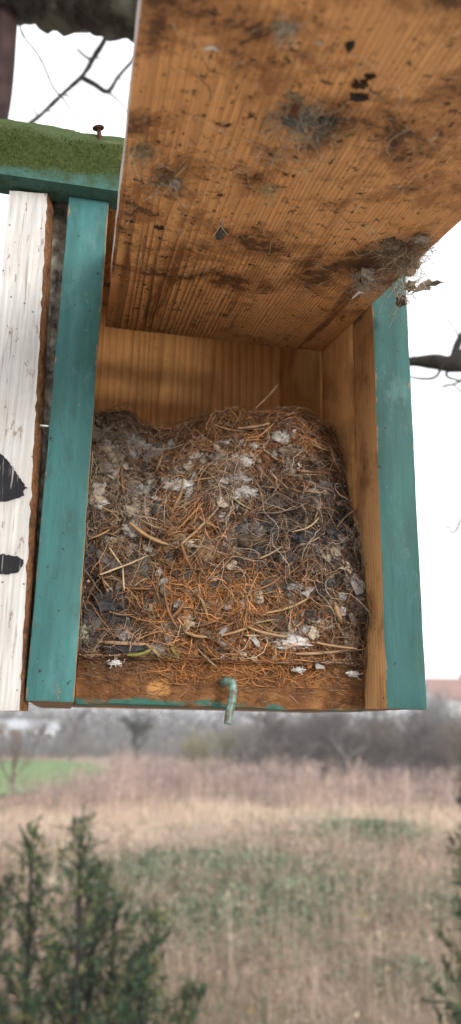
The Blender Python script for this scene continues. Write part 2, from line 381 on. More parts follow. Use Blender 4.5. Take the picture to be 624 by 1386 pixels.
def ribbons(P, wdt, side=None, C=None):
    "N strips of K points -> verts, quads, colours"
    N, K, _ = P.shape
    T = np.gradient(P, axis=1); T /= np.linalg.norm(T, axis=2, keepdims=True)+1e-12
    if side is None: side = rng.normal(size=(N, 1, 3))
    Sd = np.cross(T, np.broadcast_to(side, P.shape)); Sd /= np.linalg.norm(Sd, axis=2, keepdims=True)+1e-12
    wdt = np.broadcast_to(np.asarray(wdt), (N, K))[..., None]
    V = np.stack([P-Sd*wdt/2, P+Sd*wdt/2], 2).reshape(-1, 3)
    b = (np.arange(N)*K*2)[:, None]+np.arange(K-1)*2
    F = np.stack([b, b+1, b+3, b+2], -1).reshape(-1, 4)
    CC = None
    if C is not None: CC = np.repeat(C, K*2, axis=0)
    return V, F, CC
def join(parts):
    V = []; F = []; C = []; n = 0
    for v, f, c in parts:
        V.append(v); F.append(f+n); n += len(v)
        if c is not None: C.append(c)
    return np.concatenate(V), np.concatenate(F), (np.concatenate(C) if C else None)

def tube_np(pts, rad, n=8, cap=True):
    pts = np.asarray(pts, float); K = len(pts); rad = np.broadcast_to(np.asarray(rad, float), (K,))
    T = np.gradient(pts, axis=0); T /= np.linalg.norm(T, axis=1, keepdims=True)+1e-12
    u = np.cross(T[0], [0.31, 0.17, 0.93]); u /= np.linalg.norm(u)
    rings = []
    for i in range(K):
        u = u-T[i]*(u@T[i]); u /= np.linalg.norm(u)+1e-12; v = np.cross(T[i], u)
        a = np.arange(n)*2*np.pi/n
        rings.append(pts[i]+rad[i]*(np.cos(a)[:, None]*u+np.sin(a)[:, None]*v))
    V = np.concatenate(rings); F = []
    for i in range(K-1):
        for j in range(n):
            F.append((i*n+j, i*n+(j+1) % n, (i+1)*n+(j+1) % n, (i+1)*n+j))
    if cap:
        c0 = len(V); V = np.concatenate([V, pts[:1], pts[-1:]])
        for j in range(0, n, 2):
            F.append((c0, (j+2) % n, (j+1) % n, j))
            e = (K-1)*n; F.append((c0+1, e+j, e+(j+1) % n, e+(j+2) % n))
    return V, np.array(F), None
def spline(P, n):
    "Catmull-Rom through control points"
    P = [np.asarray(p, float) for p in P]; P = [2*P[0]-P[1]]+P+[2*P[-1]-P[-2]]
    out = []
    m = len(P)-3
    for t in np.linspace(0, m-1e-9, n):
        i = int(t); f = t-i; a, b, c, d = P[i:i+4]
        out.append(0.5*((2*b)+(-a+c)*f+(2*a-5*b+4*c-d)*f*f+(-a+3*b-3*c+d)*f**3))
    return np.array(out)
def rough_tube(name, ctrl, r0, r1, mat, parent, loc=(0, 0, 0), n=14, k=40, amp=0.12, fr=30, seed=0):
    p = spline(ctrl, k); rad = np.linspace(r0, r1, k)
    V, F, _ = tube_np(p, rad, n)
    c = np.repeat(p, n, axis=0); m = len(c)
    for i in range(m):
        q = Vector(V[i]*fr)+Vector((seed, seed*2, 0))
        d = V[i]-c[i]; V[i] = c[i]+d*(1+amp*(mn.fractal(q, 1.0, 2.0, 4)))
    return from_np(name, V, F, mat, parent, loc, smooth=True)
def flake(name, c, ax, ay, nrm, mat, parent, colr=None, curl=0.3, n=7, seed=0, th=0.0003, rag=0.25):
    "a ragged, curled, thin but solid flake (leaf scrap, husk, feather); c centre, ax/ay half axes (vectors)"
    r2 = random.Random(seed); c = np.asarray(c, float); ax = np.asarray(ax, float); ay = np.asarray(ay, float); nrm = np.asarray(nrm, float)
    la = np.linalg.norm(ax)
    ring = []; mid = []
    for i in range(n):
        a = 2*math.pi*i/n; s = 1+r2.uniform(-rag, rag)
        def pt(q):
            x = math.cos(a)*q*s; y = math.sin(a)*q*s
            return c+ax*x+ay*y+nrm*(la*curl*(x*x-0.3*y)+la*r2.uniform(-0.12, 0.12))
        ring.append(pt(1.0)); mid.append(pt(0.55))
    V = [c+nrm*la*0.1]+mid+ring; V = V+[v-nrm*th for v in V]
    k = 1+2*n; F = []
    for i in range(n):
        j = (i+1) % n
        F += [(0, 1+i, 1+j, 1+j)]
        F += [(1+i, 1+n+i, 1+n+j, 1+j)]
        F += [(k, k+1+j, k+1+i, k+1+i)]
        F += [(k+1+i, k+1+j, k+1+n+j, k+1+n+i)]
        F += [(1+n+i, k+1+n+i, k+1+n+j, 1+n+j)]
    me = bpy.data.meshes.new(name); me.from_pydata([tuple(v) for v in V], [], [tuple(dict.fromkeys(f)) for f in F])
    if colr is not None:
        a = me.color_attributes.new('Col', 'FLOAT_COLOR', 'POINT')
        for q in a.data:
            g = r2.uniform(0.75, 1.2); q.color = (min(1, colr[0]*g), min(1, colr[1]*g), min(1, colr[2]*g), 1)
    return link(name, me, mat, parent, smooth=True)
def lump(name, c, rx, ry, rz, mat, parent, amp=0.25, fr=1.8, seed=0, colr=None, sub=3, loc=(0, 0, 0), rot=None):
    bm = bmesh.new(); bmesh.ops.create_icosphere(bm, subdivisions=sub, radius=1.0)
    for v in bm.verts:
        k = max(0.35, 1+amp*mn.fractal(v.co*fr+Vector((seed*3.1, seed, 0)), 0.8, 2.2, 5))
        p = Vector((v.co.x*rx*k, v.co.y*ry*k, v.co.z*rz*k))
        if rot: p = rot @ p
        v.co = p+Vector(c)
    if colr is not None:
        lay = bm.verts.layers.float_color.new('Col')
        for v in bm.verts:
            g = 0.35+1.2*(0.5+0.5*mn.noise(v.co*900)); v[lay] = (min(1, colr[0]*g), min(1, colr[1]*g), min(1, colr[2]*g), 1)
    return from_bm(name, bm, mat, parent, loc, smooth=True)

B0 = np.array([0, 0, ZB])                       # box frame -> world
def bx_y(px, py, Y): return at_y(px, py, Y)-B0  # photo pixel on a plane of the box, in box coordinates

# ================================================================== THE SETTING
def ground_h(x, y):
    return 0.10*(fnoise(np.asarray(x)*0.18+40, np.asarray(y)*0.18+40, 3, 3)-0.5)
def on_ground(x, y): return float(ground_h(x, y))
# field: one sheet, fine near the camera, coarse to the horizon
ys = np.concatenate([np.linspace(-900, -40, 12), np.linspace(-30, 80, 90), np.linspace(95, 1500, 22)])
xs = np.concatenate([np.linspace(-1200, -70, 12), np.linspace(-60, 80, 100), np.linspace(95, 1200, 12)])
XX, YY = np.meshgrid(xs, ys); ZZ = np.where((np.abs(XX) < 70) & (YY < 90) & (YY > -35), ground_h(XX, YY), 0.0)
nx = len(xs); idx = np.arange(nx*len(ys)).reshape(len(ys), nx)
F = np.stack([idx[:-1, :-1], idx[:-1, 1:], idx[1:, 1:], idx[1:, :-1]], -1).reshape(-1, 4)
k = NM('field_soil', 0.95, 0.1); vo = k.coord()
c = k.mix(k.noise(vo, 0.35, 5), (0.32, 0.235, 0.165), (0.42, 0.32, 0.24))
c = k.mix(k.ramp(k.noise(k.coord(loc=(5, 5, 0)), 0.22, 5), [(0.5, 0.0), (0.62, 0.8)]), c, (0.11, 0.13, 0.055))
c = k.mix(k.ramp(k.noise(vo, 7, 5), [(0.35, 0.6), (0.6, 0.0)]), c, (0.14, 0.095, 0.065))
k.color(c); k.bump(k.noise(vo, 9, 5), 0.8, 0.05)
tag(from_np('ground', np.stack([XX, YY, ZZ], -1).reshape(-1, 3), F, k.m, smooth=True), kind='structure')

# meadow: a short green sheet on the left, beyond the scrub
k = NM('meadow_turf', 0.9, 0.15); vo = k.coord()
c = k.mix(k.noise(vo, 0.5, 5), (0.10, 0.175, 0.055), (0.15, 0.235, 0.085)); k.color(c); k.bump(k.noise(vo, 12, 4), 0.6, 0.03)
mp = [at_ground(a, b) for a, b in ((-190, 1092), (20, 1078), (105, 1062), (150, 1044), (120, 1033), (40, 1031), (-190, 1033))]
bm = bmesh.new(); vv = [bm.verts.new((p[0], p[1], 0.07)) for p in mp]; f = bm.faces.new(vv)
bmesh.ops.triangulate(bm, faces=[f])
for _ in range(4): bmesh.ops.subdivide_edges(bm, edges=bm.edges[:], cuts=1, use_grid_fill=True)
for v in bm.verts: v.co.z = max(0.07, on_ground(v.co.x, v.co.y)+0.03)
tag(from_bm('meadow', bm, k.m, smooth=True), kind='structure')

# unseen pale gravel, added to bounce light up onto the door's underside
k = NM('bounce_gravel', 0.9, 0.15); vo = k.coord()
c = k.mix(k.ramp(k.voro(vo, 45), [(0.0, 0.0), (0.8, 1.0)]), (0.50, 0.47, 0.42), (0.36, 0.33, 0.29)); k.color(c); k.bump(k.voro(vo, 45), 0.7, 0.02)
gy = np.linspace(-16, 4.2, 30); gxx = np.linspace(-12, 12, 30); gX, gY = np.meshgrid(gxx, gy); idx = np.arange(900).reshape(30, 30)
gX = gX+0.25*np.sin(gY*1.3); gZ = np.full(gX.shape, 0.075)
F = np.stack([idx[:-1, :-1], idx[:-1, 1:], idx[1:, 1:], idx[1:, :-1]], -1).reshape(-1, 4)
tag(from_np('added_bounce_gravel', np.stack([gX, gY, gZ], -1).reshape(-1, 3), F, k.m, smooth=True), kind='structure')

# ---- dead grass and weeds of the field: nobody could count them
def field_points(n, y0, y1, margin=0.32, power=1.6):
    "points spread over the part of the field in view (and a step beyond), denser nearby"
    d = y0+(y1-y0)*rng.random(n)**power
    a = YAW+np.tan(np.deg2rad(1))*0+(rng.random(n)-0.5)*2*(0.30+margin*0.6)
    return CAM[0]+d*np.sin(a), CAM[1]+d*np.cos(a), d
green_spots = [(at_ground(px, py), r) for px, py, r in ((235, 1190, 1.7), (330, 1180, 2.1), (380, 1215, 1.6), (300, 1250, 1.3), (340, 1225, 1.3), (505, 1125, 1.5), (590, 1232, 0.7), (250, 1175, 1.4), (200, 1188, 1.0), (560, 1330, 0.5))]
def on_meadow(x, y):
    q = to_px(np.stack([x, y, np.zeros_like(x)], -1)); return (q[:, 0] < 150) & (q[:, 1] < 1085-0.18*np.clip(q[:, 0], 0, 150)) & (q[:, 1] > 1028)
def pale_band(x, y):
    "a strip of mown straw crossing the field"
    q = to_px(np.stack([x, y, np.zeros_like(x)], -1)); return np.exp(-((q[:, 1]-(1128-0.03*q[:, 0]+46*(fnoise(x*0.35, y*0.12, 71, 3)-0.5)))/27.0)**2)
def greenness(x, y):
    g = np.zeros_like(x)
    for p, r in green_spots: g = np.maximum(g, 0.8*np.exp(-((x-p[0])**2+((y-p[1])*0.8)**2)/(r*r)))
    return g
PAL = np.array([(0.34, 0.235, 0.165), (0.27, 0.19, 0.14), (0.44, 0.33, 0.24), (0.18, 0.12, 0.095), (0.29, 0.19, 0.165), (0.11, 0.08, 0.065), (0.16, 0.15, 0.105)])
def blades(n, y0, y1, h0, h1, wd, power, pal, lean=0.5, green=0.08):
    x, y, d = field_points(n, y0, y1, power=power)
    tall = 0.55+0.9*fnoise(x*0.5, y*0.5, 11, 3)
    h = (h0+(h1-h0)*rng.random(n))*tall
    h = np.where(on_meadow(x, y), 0.03, h)
    a = rng.random(n)*2*np.pi; ln = lean*h*rng.random(n)
    z = ground_h(x, y)-0.02
    t = np.linspace(0, 1, 4)[None, :]
    P = np.stack([x[:, None]+np.cos(a)[:, None]*ln[:, None]*t**2, y[:, None]+np.sin(a)[:, None]*ln[:, None]*t**2, z[:, None]+h[:, None]*(t-0.18*t**2*(ln/h)[:, None])], -1)
    wv = (wd*(0.6+0.8*rng.random(n))*np.clip(d/14, 0.8, 4))[:, None]*np.array([1, 0.9, 0.6, 0.12])[None, :]
    C = pal[rng.integers(0, len(pal), n)]*(0.75+0.5*rng.random((n, 1)))
    zone = (0.5*fnoise(x*0.25+9, y*0.25, 21, 3)+0.5*fnoise(x*1.1, y*1.1+5, 23, 3))[:, None]; zone = np.clip((zone-0.5)*1.9+0.5, 0, 1.1); C = C*(0.35+2.0*zone)*np.array([1.05, 0.97, 0.98])
    pb = pale_band(x, y)[:, None]; C = C*(1-pb)+np.array([0.66, 0.51, 0.40])*(0.75+0.4*rng.random((n, 1)))*pb
    g = (greenness(x, y)*0.8+green) > rng.random(n)
    C[g] = np.array([0.10, 0.125, 0.07])*(0.7+0.8*rng.random((g.sum(), 1)))
    return ribbons(P, wv, np.stack([np.cos(a), np.sin(a), np.zeros(n)], -1)[:, None, :]+rng.normal(size=(n, 1, 3))*0.4, C)
V, F, C = join([blades(52000, 6.5, 34, 0.10, 0.42, 0.006, 1.5, PAL), blades(26000, 26, 62, 0.15, 0.5, 0.006, 1.0, PAL*np.array([1.02, 0.95, 0.95]), green=0.03)])
tag(from_np('dead_grass', V, F, MAT['attr'], C=C), 'matted dry tan grass covering the open field', 'grass', kind='stuff')

def stalks(n, y0, y1, h0, h1, pal, power=1.3, nb=5, wd=0.006, clump=0, cr=0.5):
    if clump:                                    # stalks stand in clumps, one tone to a clump
        cx, cy, cdist = field_points(clump, y0, y1, power=power); ci = rng.integers(0, clump, n)
        rr = cr*(0.5+rng.random(clump)); x = cx[ci]+rng.normal(size=n)*rr[ci]; y = cy[ci]+rng.normal(size=n)*rr[ci]; d = cdist[ci]
        tone = (0.55+0.85*rng.random(clump))[ci][:, None]; ht = (0.6+0.6*rng.random(clump))[ci]
    else:
        x, y, d = field_points(n, y0, y1, power=power); tone = 1.0; ht = 1.0
    h = (h0+(h1-h0)*rng.random(n))*ht
    h = np.where(on_meadow(x, y) | (pale_band(x, y) > 0.5), 0.05, h); z = ground_h(x, y)-0.03
    lean = rng.normal(size=(n, 2))*0.10
    t = np.linspace(0, 1, 4)[None, :]
    P = np.stack([x[:, None]+lean[:, :1]*h[:, None]*t, y[:, None]+lean[:, 1:]*h[:, None]*t, z[:, None]+h[:, None]*t], -1)
    C = pal[rng.integers(0, len(pal), n)]*(0.7+0.6*rng.random((n, 1)))*tone
    wv = (wd*(0.6+0.8*rng.random(n))*np.clip(d/14, 0.8, 4))[:, None]*np.array([1, 0.85, 0.6, 0.3])[None, :]
    out = [ribbons(P, wv, None, C)]
    for j in range(nb):
        tb = 0.35+0.6*rng.random(n); a = rng.random(n)*2*np.pi; L = h*(0.12+0.25*rng.random(n))*(1.2-tb)
        b = np.stack([x+lean[:, 0]*h*tb, y+lean[:, 1]*h*tb, z+h*tb], -1)
        e = b+np.stack([np.cos(a)*L, np.sin(a)*L, L*(0.6+0.8*rng.random(n))], -1)
        m = (b+e)/2+np.stack([np.cos(a)*L*0.12, np.sin(a)*L*0.12, -L*0.1], -1)
        out.append(ribbons(np.stack([b, m, e], 1), wv[:, :3]*np.array([0.6, 0.5, 0.7]), None, C*0.95))
    return join(out)
PALW = np.array([(0.34, 0.24, 0.185), (0.26, 0.18, 0.15), (0.46, 0.35, 0.27), (0.13, 0.095, 0.08), (0.52, 0.42, 0.33), (0.20, 0.20, 0.13)])
V, F, C = join([stalks(3000, 6.6, 24, 0.5, 1.2, PALW, 1.5, 5, 0.0075), stalks(5200, 6.6, 17, 0.25, 0.8, PALW, 1.3, 5, 0.008, 240, 0.28), stalks(70, 7.5, 15, 1.2, 1.9, PALW*0.35, 1.0, 9, 0.013)])
tag(from_np('weed_stalks', V, F, MAT['attr'], C=C), 'tall dead weed stalks standing thinly over the field', 'weeds', kind='stuff')
PALS = np.array([(0.42, 0.29, 0.27), (0.33, 0.22, 0.21), (0.50, 0.36, 0.325), (0.24, 0.16, 0.155), (0.54, 0.38, 0.31)])
V, F, C = stalks(8200, 27, 56, 0.5, 1.5, PALS*np.array([0.85, 0.90, 0.86]), 1.0, 6, 0.007, 330, 0.75)
tag(from_np('reddish_scrub', V, F, MAT['attr'], C=C), 'band of leafless pinkish brown scrub beyond the pale grass', 'scrub', kind='stuff')

def scraps(n, y0, y1, hmax, size, pal, power, clump, cr):
    "withered leaves and seed heads, in clumps of one tone"
    cx, cy, cdist = field_points(clump, y0, y1, power=power); ci = rng.integers(0, clump, n); rr = cr*(0.4+rng.random(clump))
    x = cx[ci]+rng.normal(size=n)*rr[ci]; y = cy[ci]+rng.normal(size=n)*rr[ci]; d = cdist[ci]
    z = ground_h(x, y)+hmax*(0.3+0.9*rng.random(clump))[ci]*rng.random(n)
    keep = ~on_meadow(x, y) & ((pale_band(x, y) < 0.45) | (rng.random(n) < 0.15)); x, y, z, d, ci = x[keep], y[keep], z[keep], d[keep], ci[keep]; n = len(x)
    c = np.stack([x, y, z], -1); dv = rng.normal(size=(n, 3)); dv /= np.linalg.norm(dv, axis=1, keepdims=True); sz = (size*(0.5+rng.random(n))*np.clip(d/14, 0.8, 3))[:, None]
    ct = pal[rng.integers(0, len(pal), clump)]*(0.6+0.8*rng.random((clump, 1)))
    C = ct[ci]*(0.6+0.8*rng.random((n, 1)))
    return ribbons(np.stack([c-dv*sz, c+rng.normal(size=(n, 3))*sz*0.3, c+dv*sz], 1), sz*np.array([[0.4, 1.0, 0.3]]), None, C)
PALX = np.array([(0.40, 0.30, 0.23), (0.52, 0.42, 0.33), (0.26, 0.17, 0.13), (0.12, 0.09, 0.075), (0.16, 0.19, 0.10), (0.22, 0.23, 0.16), (0.44, 0.31, 0.26), (0.34, 0.24, 0.15)])
V, F, C = join([scraps(46000, 6.6, 24, 0.75, 0.019, PALX, 1.2, 1100, 0.24), scraps(2500, 6.6, 13, 0.5, 0.016, np.array([(0.42, 0.30, 0.06), (0.36, 0.16, 0.05), (0.16, 0.26, 0.07)]), 1.2, 140, 0.15)])
tag(from_np('withered_leaves', V, F, MAT['attr'], C=C), 'withered leaves and seed heads scattered in clumps over the field', 'leaves', kind='stuff')
PALB = np.array([(0.40, 0.28, 0.26), (0.30, 0.20, 0.195), (0.48, 0.35, 0.32), (0.17, 0.12, 0.12), (0.22, 0.155, 0.15), (0.52, 0.38, 0.32)])
V, F, C = scraps(48000, 26, 57, 1.2, 0.017, PALB*np.array([0.72, 0.74, 0.72]), 0.9, 520, 0.7)
tag(from_np('scrub_twigs', V, F, MAT['attr'], C=C), 'mottled pink brown twig heaps of the scrub band', 'scrub', kind='stuff')

# bramble patches: low heaps of dark green leaves
lv = []
for p, r in green_spots:
    n = int(1150*r)
    q = rng.normal(size=(n, 2))*r*0.75; x = p[0]+q[:, 0]; y = p[1]+q[:, 1]*1.2
    hmax = 0.26*np.exp(-(q**2).sum(1)/(r*r))*(0.5+fnoise(x*1.5, y*1.5, 5, 3))
    z = ground_h(x, y)+hmax*rng.random(n)**0.5+0.02
    a = rng.random(n)*2*np.pi; s = 0.035+0.045*rng.random(n)
    dv = np.stack([np.cos(a), np.sin(a), rng.normal(size=n)*0.4], -1)*s[:, None]
    P = np.stack([np.stack([x, y, z], -1)-dv, np.stack([x, y, z+0.01], -1), np.stack([x, y, z], -1)+dv], 1)
    C = np.array([0.095, 0.15, 0.085])*(0.6+0.9*rng.random((n, 1)))+np.array([0.03, 0.01, 0.0])*rng.random((n, 1))
    lv.append(ribbons(P, s[:, None]*np.array([0.5, 1.1, 0.2]), None, C))
V, F, C = join(lv)
tag(from_np('bramble_patches', V, F, MAT['attr_leaf'], C=C), 'low patches of dark green bramble leaves in the field', 'bramble', kind='stuff')

# ------------------------------------------------------------------ bare trees
def grow(base, h, r, spread, seed, levels=4, nb=(7, 6, 5, 4), up=0.35, n=5, lean=(0, 0)):
    "skeleton of a leafless tree: returns trunk tubes and branch tubes"
    q = np.random.default_rng(seed); trunk = []; br = []
    def limb(p, d, L, rad, lev):
        k = 5 if lev < 2 else 3
        pts = [np.array(p, float)]; dd = np.array(d, float)
        for i in range(k):
            dd = dd+q.normal(size=3)*0.16+np.array([0, 0, up*0.12]); dd /= np.linalg.norm(dd)
            pts.append(pts[-1]+dd*L/k)
        rr = np.linspace(rad, rad*0.45, k+1)
        (trunk if lev == 0 else br).append(tube_np(pts, rr, n if lev < 2 else 3, cap=False))
        if lev+1 < levels:
            for j in range(nb[lev]):
                t = q.uniform(0.3 if lev else 0.32, 1.0); i = min(k-1, int(t*k)); f = t*k-i
                b = pts[i]*(1-f)+pts[i+1]*f
                a = q.uniform(0, 2*math.pi); e = np.array([math.cos(a), math.sin(a), 0])*spread+dd*0.6+np.array([0, 0, up])
                e /= np.linalg.norm(e)
                limb(b, e, L*q.uniform(0.42, 0.72)*(1.1-0.3*t), rr[i]*0.55, lev+1)
    limb(base, (lean[0], lean[1], 1), h*0.62, r, 0)
    return trunk, br
def bare_tree(name, loc, h, r, spread, seed, label, group, cat='tree', levels=4, nb=(8, 6, 5, 4), up=0.35, mat=None, mat2=None):
    root = empty(name, loc)
    t, b = grow((0, 0, -0.1), h, r, spread, seed, levels, nb, up)
    V, F, _ = join(t); from_np('trunk', V, F, mat or MAT['twig'], root, smooth=True)
    V, F, _ = join(b); from_np('crown', V, F, mat2 or mat or MAT['twig'], root)
    return tag(root, label, cat, group)
def copy_tree(o, loc, rz, sc, label, group):
    c = o.copy(); col.objects.link(c); c.location = loc; c.rotation_euler = (0, 0, rz); c.scale = sc
    for ch in o.children:
        d = ch.copy(); col.objects.link(d); d.parent = c
    return tag(c, label, None, group)
far_bark = noisy_mat('far_bark', (0.075, 0.063, 0.062), (0.14, 0.12, 0.115), 1.2, 0.95, 0.2, 0.02)
far_bark2 = noisy_mat('far_bark_brown', (0.10, 0.075, 0.06), (0.16, 0.125, 0.10), 1.2, 0.95, 0.2, 0.02)
olive = noisy_mat('willow_twigs', (0.17, 0.155, 0.08), (0.27, 0.24, 0.13), 1.0, 0.95, 0.2, 0.02)
dark_bark = noisy_mat('orchard_bark', (0.025, 0.025, 0.02), (0.06, 0.058, 0.046), 2.0, 0.95, 0.2, 0.02)
p = at_ground(184, 1037)
bare_tree('orchard_tree', (p[0], p[1], 0), 5.2, 0.27, 1.1, 5, 'small bare orchard tree with dark forked trunk beyond the meadow edge', None, nb=(10, 7, 5, 4), up=0.22, mat=dark_bark)
p = at_ground(18, 1082)
bare_tree('young_tree', (p[0], p[1], 0), 3.4, 0.11, 0.8, 9, 'slender brown leafless young tree in front of the green meadow', None, nb=(9, 6, 4, 3), up=0.5, mat=far_bark2)
p = at_ground(95, 1030)
bare_tree('far_tree', (p[0], p[1], 0), 5.0, 0.12, 0.9, 12, 'grey leafless tree at the meadow corner near the pale shed', None, nb=(10, 6, 5, 4), up=0.3, mat=far_bark)
for i, (px, py, h, lb) in enumerate(((265, 1047, 3.4, 'olive tinted bare willow bush right of the orchard tree'), (318, 1044, 3.8, 'olive tinted bare willow bush below the teal latch hook'))):
    p = at_ground(px, py); root = empty('willow_bush', (p[0], p[1], 0))
    st = []; br = []
    for s in range(9):
        a = s*0.7; t, b = grow((0.35*math.cos(a), 0.35*math.sin(a), -0.1), h*random.Random(s+i*9).uniform(0.75, 1.05), 0.04, 0.6, 50+s+i*20, 3, (13, 8, 5, 4), 0.55, 4, (0.45*math.cos(a), 0.45*math.sin(a)))
        st += t; br += b
    V, F, _ = join(st); from_np('stem', V, F, olive, root, smooth=True)
    V, F, _ = join(br); from_np('crown', V, F, olive, root)
    tag(root, lb, 'bush', 'olive willow bushes')
# hedgerow trees across the right of the field's end
ordn = 'first second third fourth fifth sixth seventh eighth ninth tenth eleventh twelfth'.split()
hl = lambda i: ordn[i]+' leafless hedgerow tree at the field end, counted from the willow bushes'
proto = [None, None, None]
hx = [(352, 5.2), (376, 5.6), (402, 5.0), (428, 5.8), (450, 5.2), (474, 6.0), (498, 5.6), (520, 5.3), (560, 5.2), (588, 4.9), (612, 4.8), (642, 5.2)]
for i, (px, h) in enumerate(hx):
    D = 51+4*math.sin(i*2.3); p = at_dist(px, 978, D); kx = i % 3
    if proto[kx] is None:
        proto[kx] = bare_tree('hedgerow_tree', (p[0], p[1], 0), 5.5, 0.13, 1.0, 30+kx, hl(i), 'trees of the far hedgerow', levels=4, nb=(13, 8, 6, 4), up=0.32, mat=(far_bark, far_bark2, far_bark)[kx])
        proto[kx].scale = (1, 1, h/5.5)
    else:
        copy_tree(proto[kx], (p[0], p[1], 0), i*1.7, (1.05, 1.05, h/5.5), hl(i), 'trees of the far hedgerow')
# understorey of the hedge: one tangled mass
def tangle(n, pxa, pxb, D0, D1, h0, h1, pal, wd):
    px = pxa+(pxb-pxa)*rng.random(n); D = D0+(D1-D0)*rng.random(n)
    a = YAW+np.arctan((px-312)/FPX); x = CAM[0]+D*np.sin(a); y = CAM[1]+D*np.cos(a)
    h = (h0+(h1-h0)*rng.random(n))*(0.6+0.8*fnoise(px*0.03, D*0.2, 31, 3))
    b = np.stack([x, y, h*rng.random(n)**1.2*0.8], -1)
    d = rng.normal(size=(n, 3))*0.55; d[:, 2] = np.abs(d[:, 2])+0.35
    P = np.stack([b, b+d*0.5+rng.normal(size=(n, 3))*0.08, b+d], 1)
    C = pal[rng.integers(0, len(pal), n)]*(0.7+0.6*rng.random((n, 1)))
    return ribbons(P, np.full((n, 1), wd)*np.array([1, 0.8, 0.35]), None, C)
PALH = np.array([(0.14, 0.115, 0.11), (0.18, 0.145, 0.13), (0.11, 0.095, 0.095), (0.20, 0.165, 0.145), (0.12, 0.125, 0.08)])
V, F, C = tangle(26000, 335, 790, 49, 58, 1.0, 3.6, PALH, 0.045)
tag(from_np('hedge_undergrowth', V, F, MAT['attr'], C=C), 'dense grey brown tangle of twigs under the hedgerow trees', 'undergrowth', kind='stuff')
PALF = np.array([(0.20, 0.19, 0.20), (0.24, 0.22, 0.22), (0.17, 0.165, 0.18), (0.20, 0.20, 0.16)])
V, F, C = tangle(30000, -330, 980, 118, 140, 3.0, 9.0, PALF, 0.22)
tag(from_np('far_wood', V, F, MAT['attr'], C=C), 'hazy grey far wood closing the view below the nest box', 'wood', kind='stuff')

for px, D, h, sc, lb in ((587, 74, 7.2, 1.2, 'tall grey leafless tree in front of the red roofed house'), (640, 78, 8.2, 1.4, 'taller leafless tree at the right edge beside the red roofed house')):
    p = at_dist(px, 978, D); copy_tree(proto[0], (p[0], p[1], 0), px, (sc, sc, h/5.5), lb, 'trees by the house')
for px, D, h, lb in ((-14, 70, 4.2, 'leafless tree left of the pale blue shed'), (48, 72, 4.6, 'leafless tree standing before the right end of the pale blue shed')):
    p = at_dist(px, 978, D); copy_tree(proto[1], (p[0], p[1], 0), px, (0.9, 0.9, h/5.5), lb, 'trees by the shed')
V, F, C = tangle(5000, -120, 330, 70, 80, 0.5, 1.9, PALF*0.8, 0.05)
tag(from_np('meadow_hedge', V, F, MAT['attr'], C=C), 'low grey hedge along the far edge of the green meadow', 'hedge', kind='stuff')
V, F, C = join([tangle(2600, 570, 602, 84, 92, 4.0, 8.6, PALF*0.8, 0.07), tangle(2600, 596, 700, 84, 92, 2.0, 6.4, PALF*0.8, 0.07)])
tag(from_np('house_hedge', V, F, MAT['attr'], C=C), 'grey thicket of bare twigs in front of the red roofed house', 'thicket', kind='stuff')
# ------------------------------------------------------------------ far buildings
def gable_house(name, p, wx, dy, eave, ridge, rot, mats, label, nwin, storeys, cat='house', chimney=True):
    root = empty(name, (p[0], p[1], 0)); root.rotation_euler = (0, 0, rot)
    wallm, roofm, framem, glassm, doorm = mats
    bm = bmesh.new()
    a = [(-wx/2, -dy/2), (wx/2, -dy/2), (wx/2, dy/2), (-wx/2, dy/2)]
    lo = [bm.verts.new((x, y, -0.2)) for x, y in a]; hi = [bm.verts.new((x, y, eave)) for x, y in a]
    g = [bm.verts.new((-wx/2, 0, ridge)), bm.verts.new((wx/2, 0, ridge))]
    bm.faces.new((lo[0], lo[1], hi[1], hi[0])); bm.faces.new((lo[2], lo[3], hi[3], hi[2]))
    bm.faces.new((lo[1], lo[2], hi[2], g[1], hi[1])); bm.faces.new((lo[3], lo[0], hi[0], g[0], hi[3]))
    from_bm('wall', bm, wallm, root)
    bm = bmesh.new(); o = 0.35
    for s in (-1, 1):
        sl = (ridge-eave)/(dy/2)
        q = [(-wx/2-o, s*(dy/2+o), eave-o*sl+0.03), (wx/2+o, s*(dy/2+o), eave-o*sl+0.03), (wx/2+o, 0, ridge+0.03), (-wx/2-o, 0, ridge+0.03)]
        v0 = [bm.verts.new(c) for c in q]; v1 = [bm.verts.new((c[0], c[1], c[2]+0.16)) for c in q]
        bm.faces.new(v0); bm.faces.new(v1)
        for i in range(4): bm.faces.new((v0[i], v0[(i+1) % 4], v1[(i+1) % 4], v1[i]))
    bmesh.ops.recalc_face_normals(bm, faces=bm.faces[:])
    rf = from_bm('roof', bm, roofm, root)
    if chimney: board('chimney', -0.35, 0.35, -0.35, 0.35, ridge-0.6, ridge+1.0, [roofm], rf, (wx*0.22, 0, 0), bev=0.03, step=1, wob=0)
    for st in range(storeys):
        for i in range(nwin):
            x = -wx/2+wx*(i+0.5)/nwin; z = 1.0+st*2.7
            if st == 0 and i == nwin//2:
                d = board('door', -0.5, 0.5, -0.05, 0.05, 0.05, 2.05, [doorm], root, (x, -dy/2-0.03, 0), bev=0.02, step=3, wob=0)
                lump('handle', (0.35, -0.08, 1.05), 0.05, 0.05, 0.05, MAT['rust'], d, sub=1)
                continue
            wf = board('window', -0.55, 0.55, -0.05, 0.05, 0, 1.2, [framem], root, (x, -dy/2-0.03, z), bev=0.02, step=3, wob=0)
            for sgn in (-1, 1):
                board('pane', -0.22, 0.22, -0.02, 0.02, 0.09, 1.11, [glassm], wf, (sgn*0.26, -0.045, 0), bev=0.01, step=3, wob=0)
    return tag(root, label, cat)
wall_w = noisy_mat('pale_render', (0.46, 0.47, 0.48), (0.54, 0.54, 0.54), 1.5, 0.9, 0.2, 0.01)
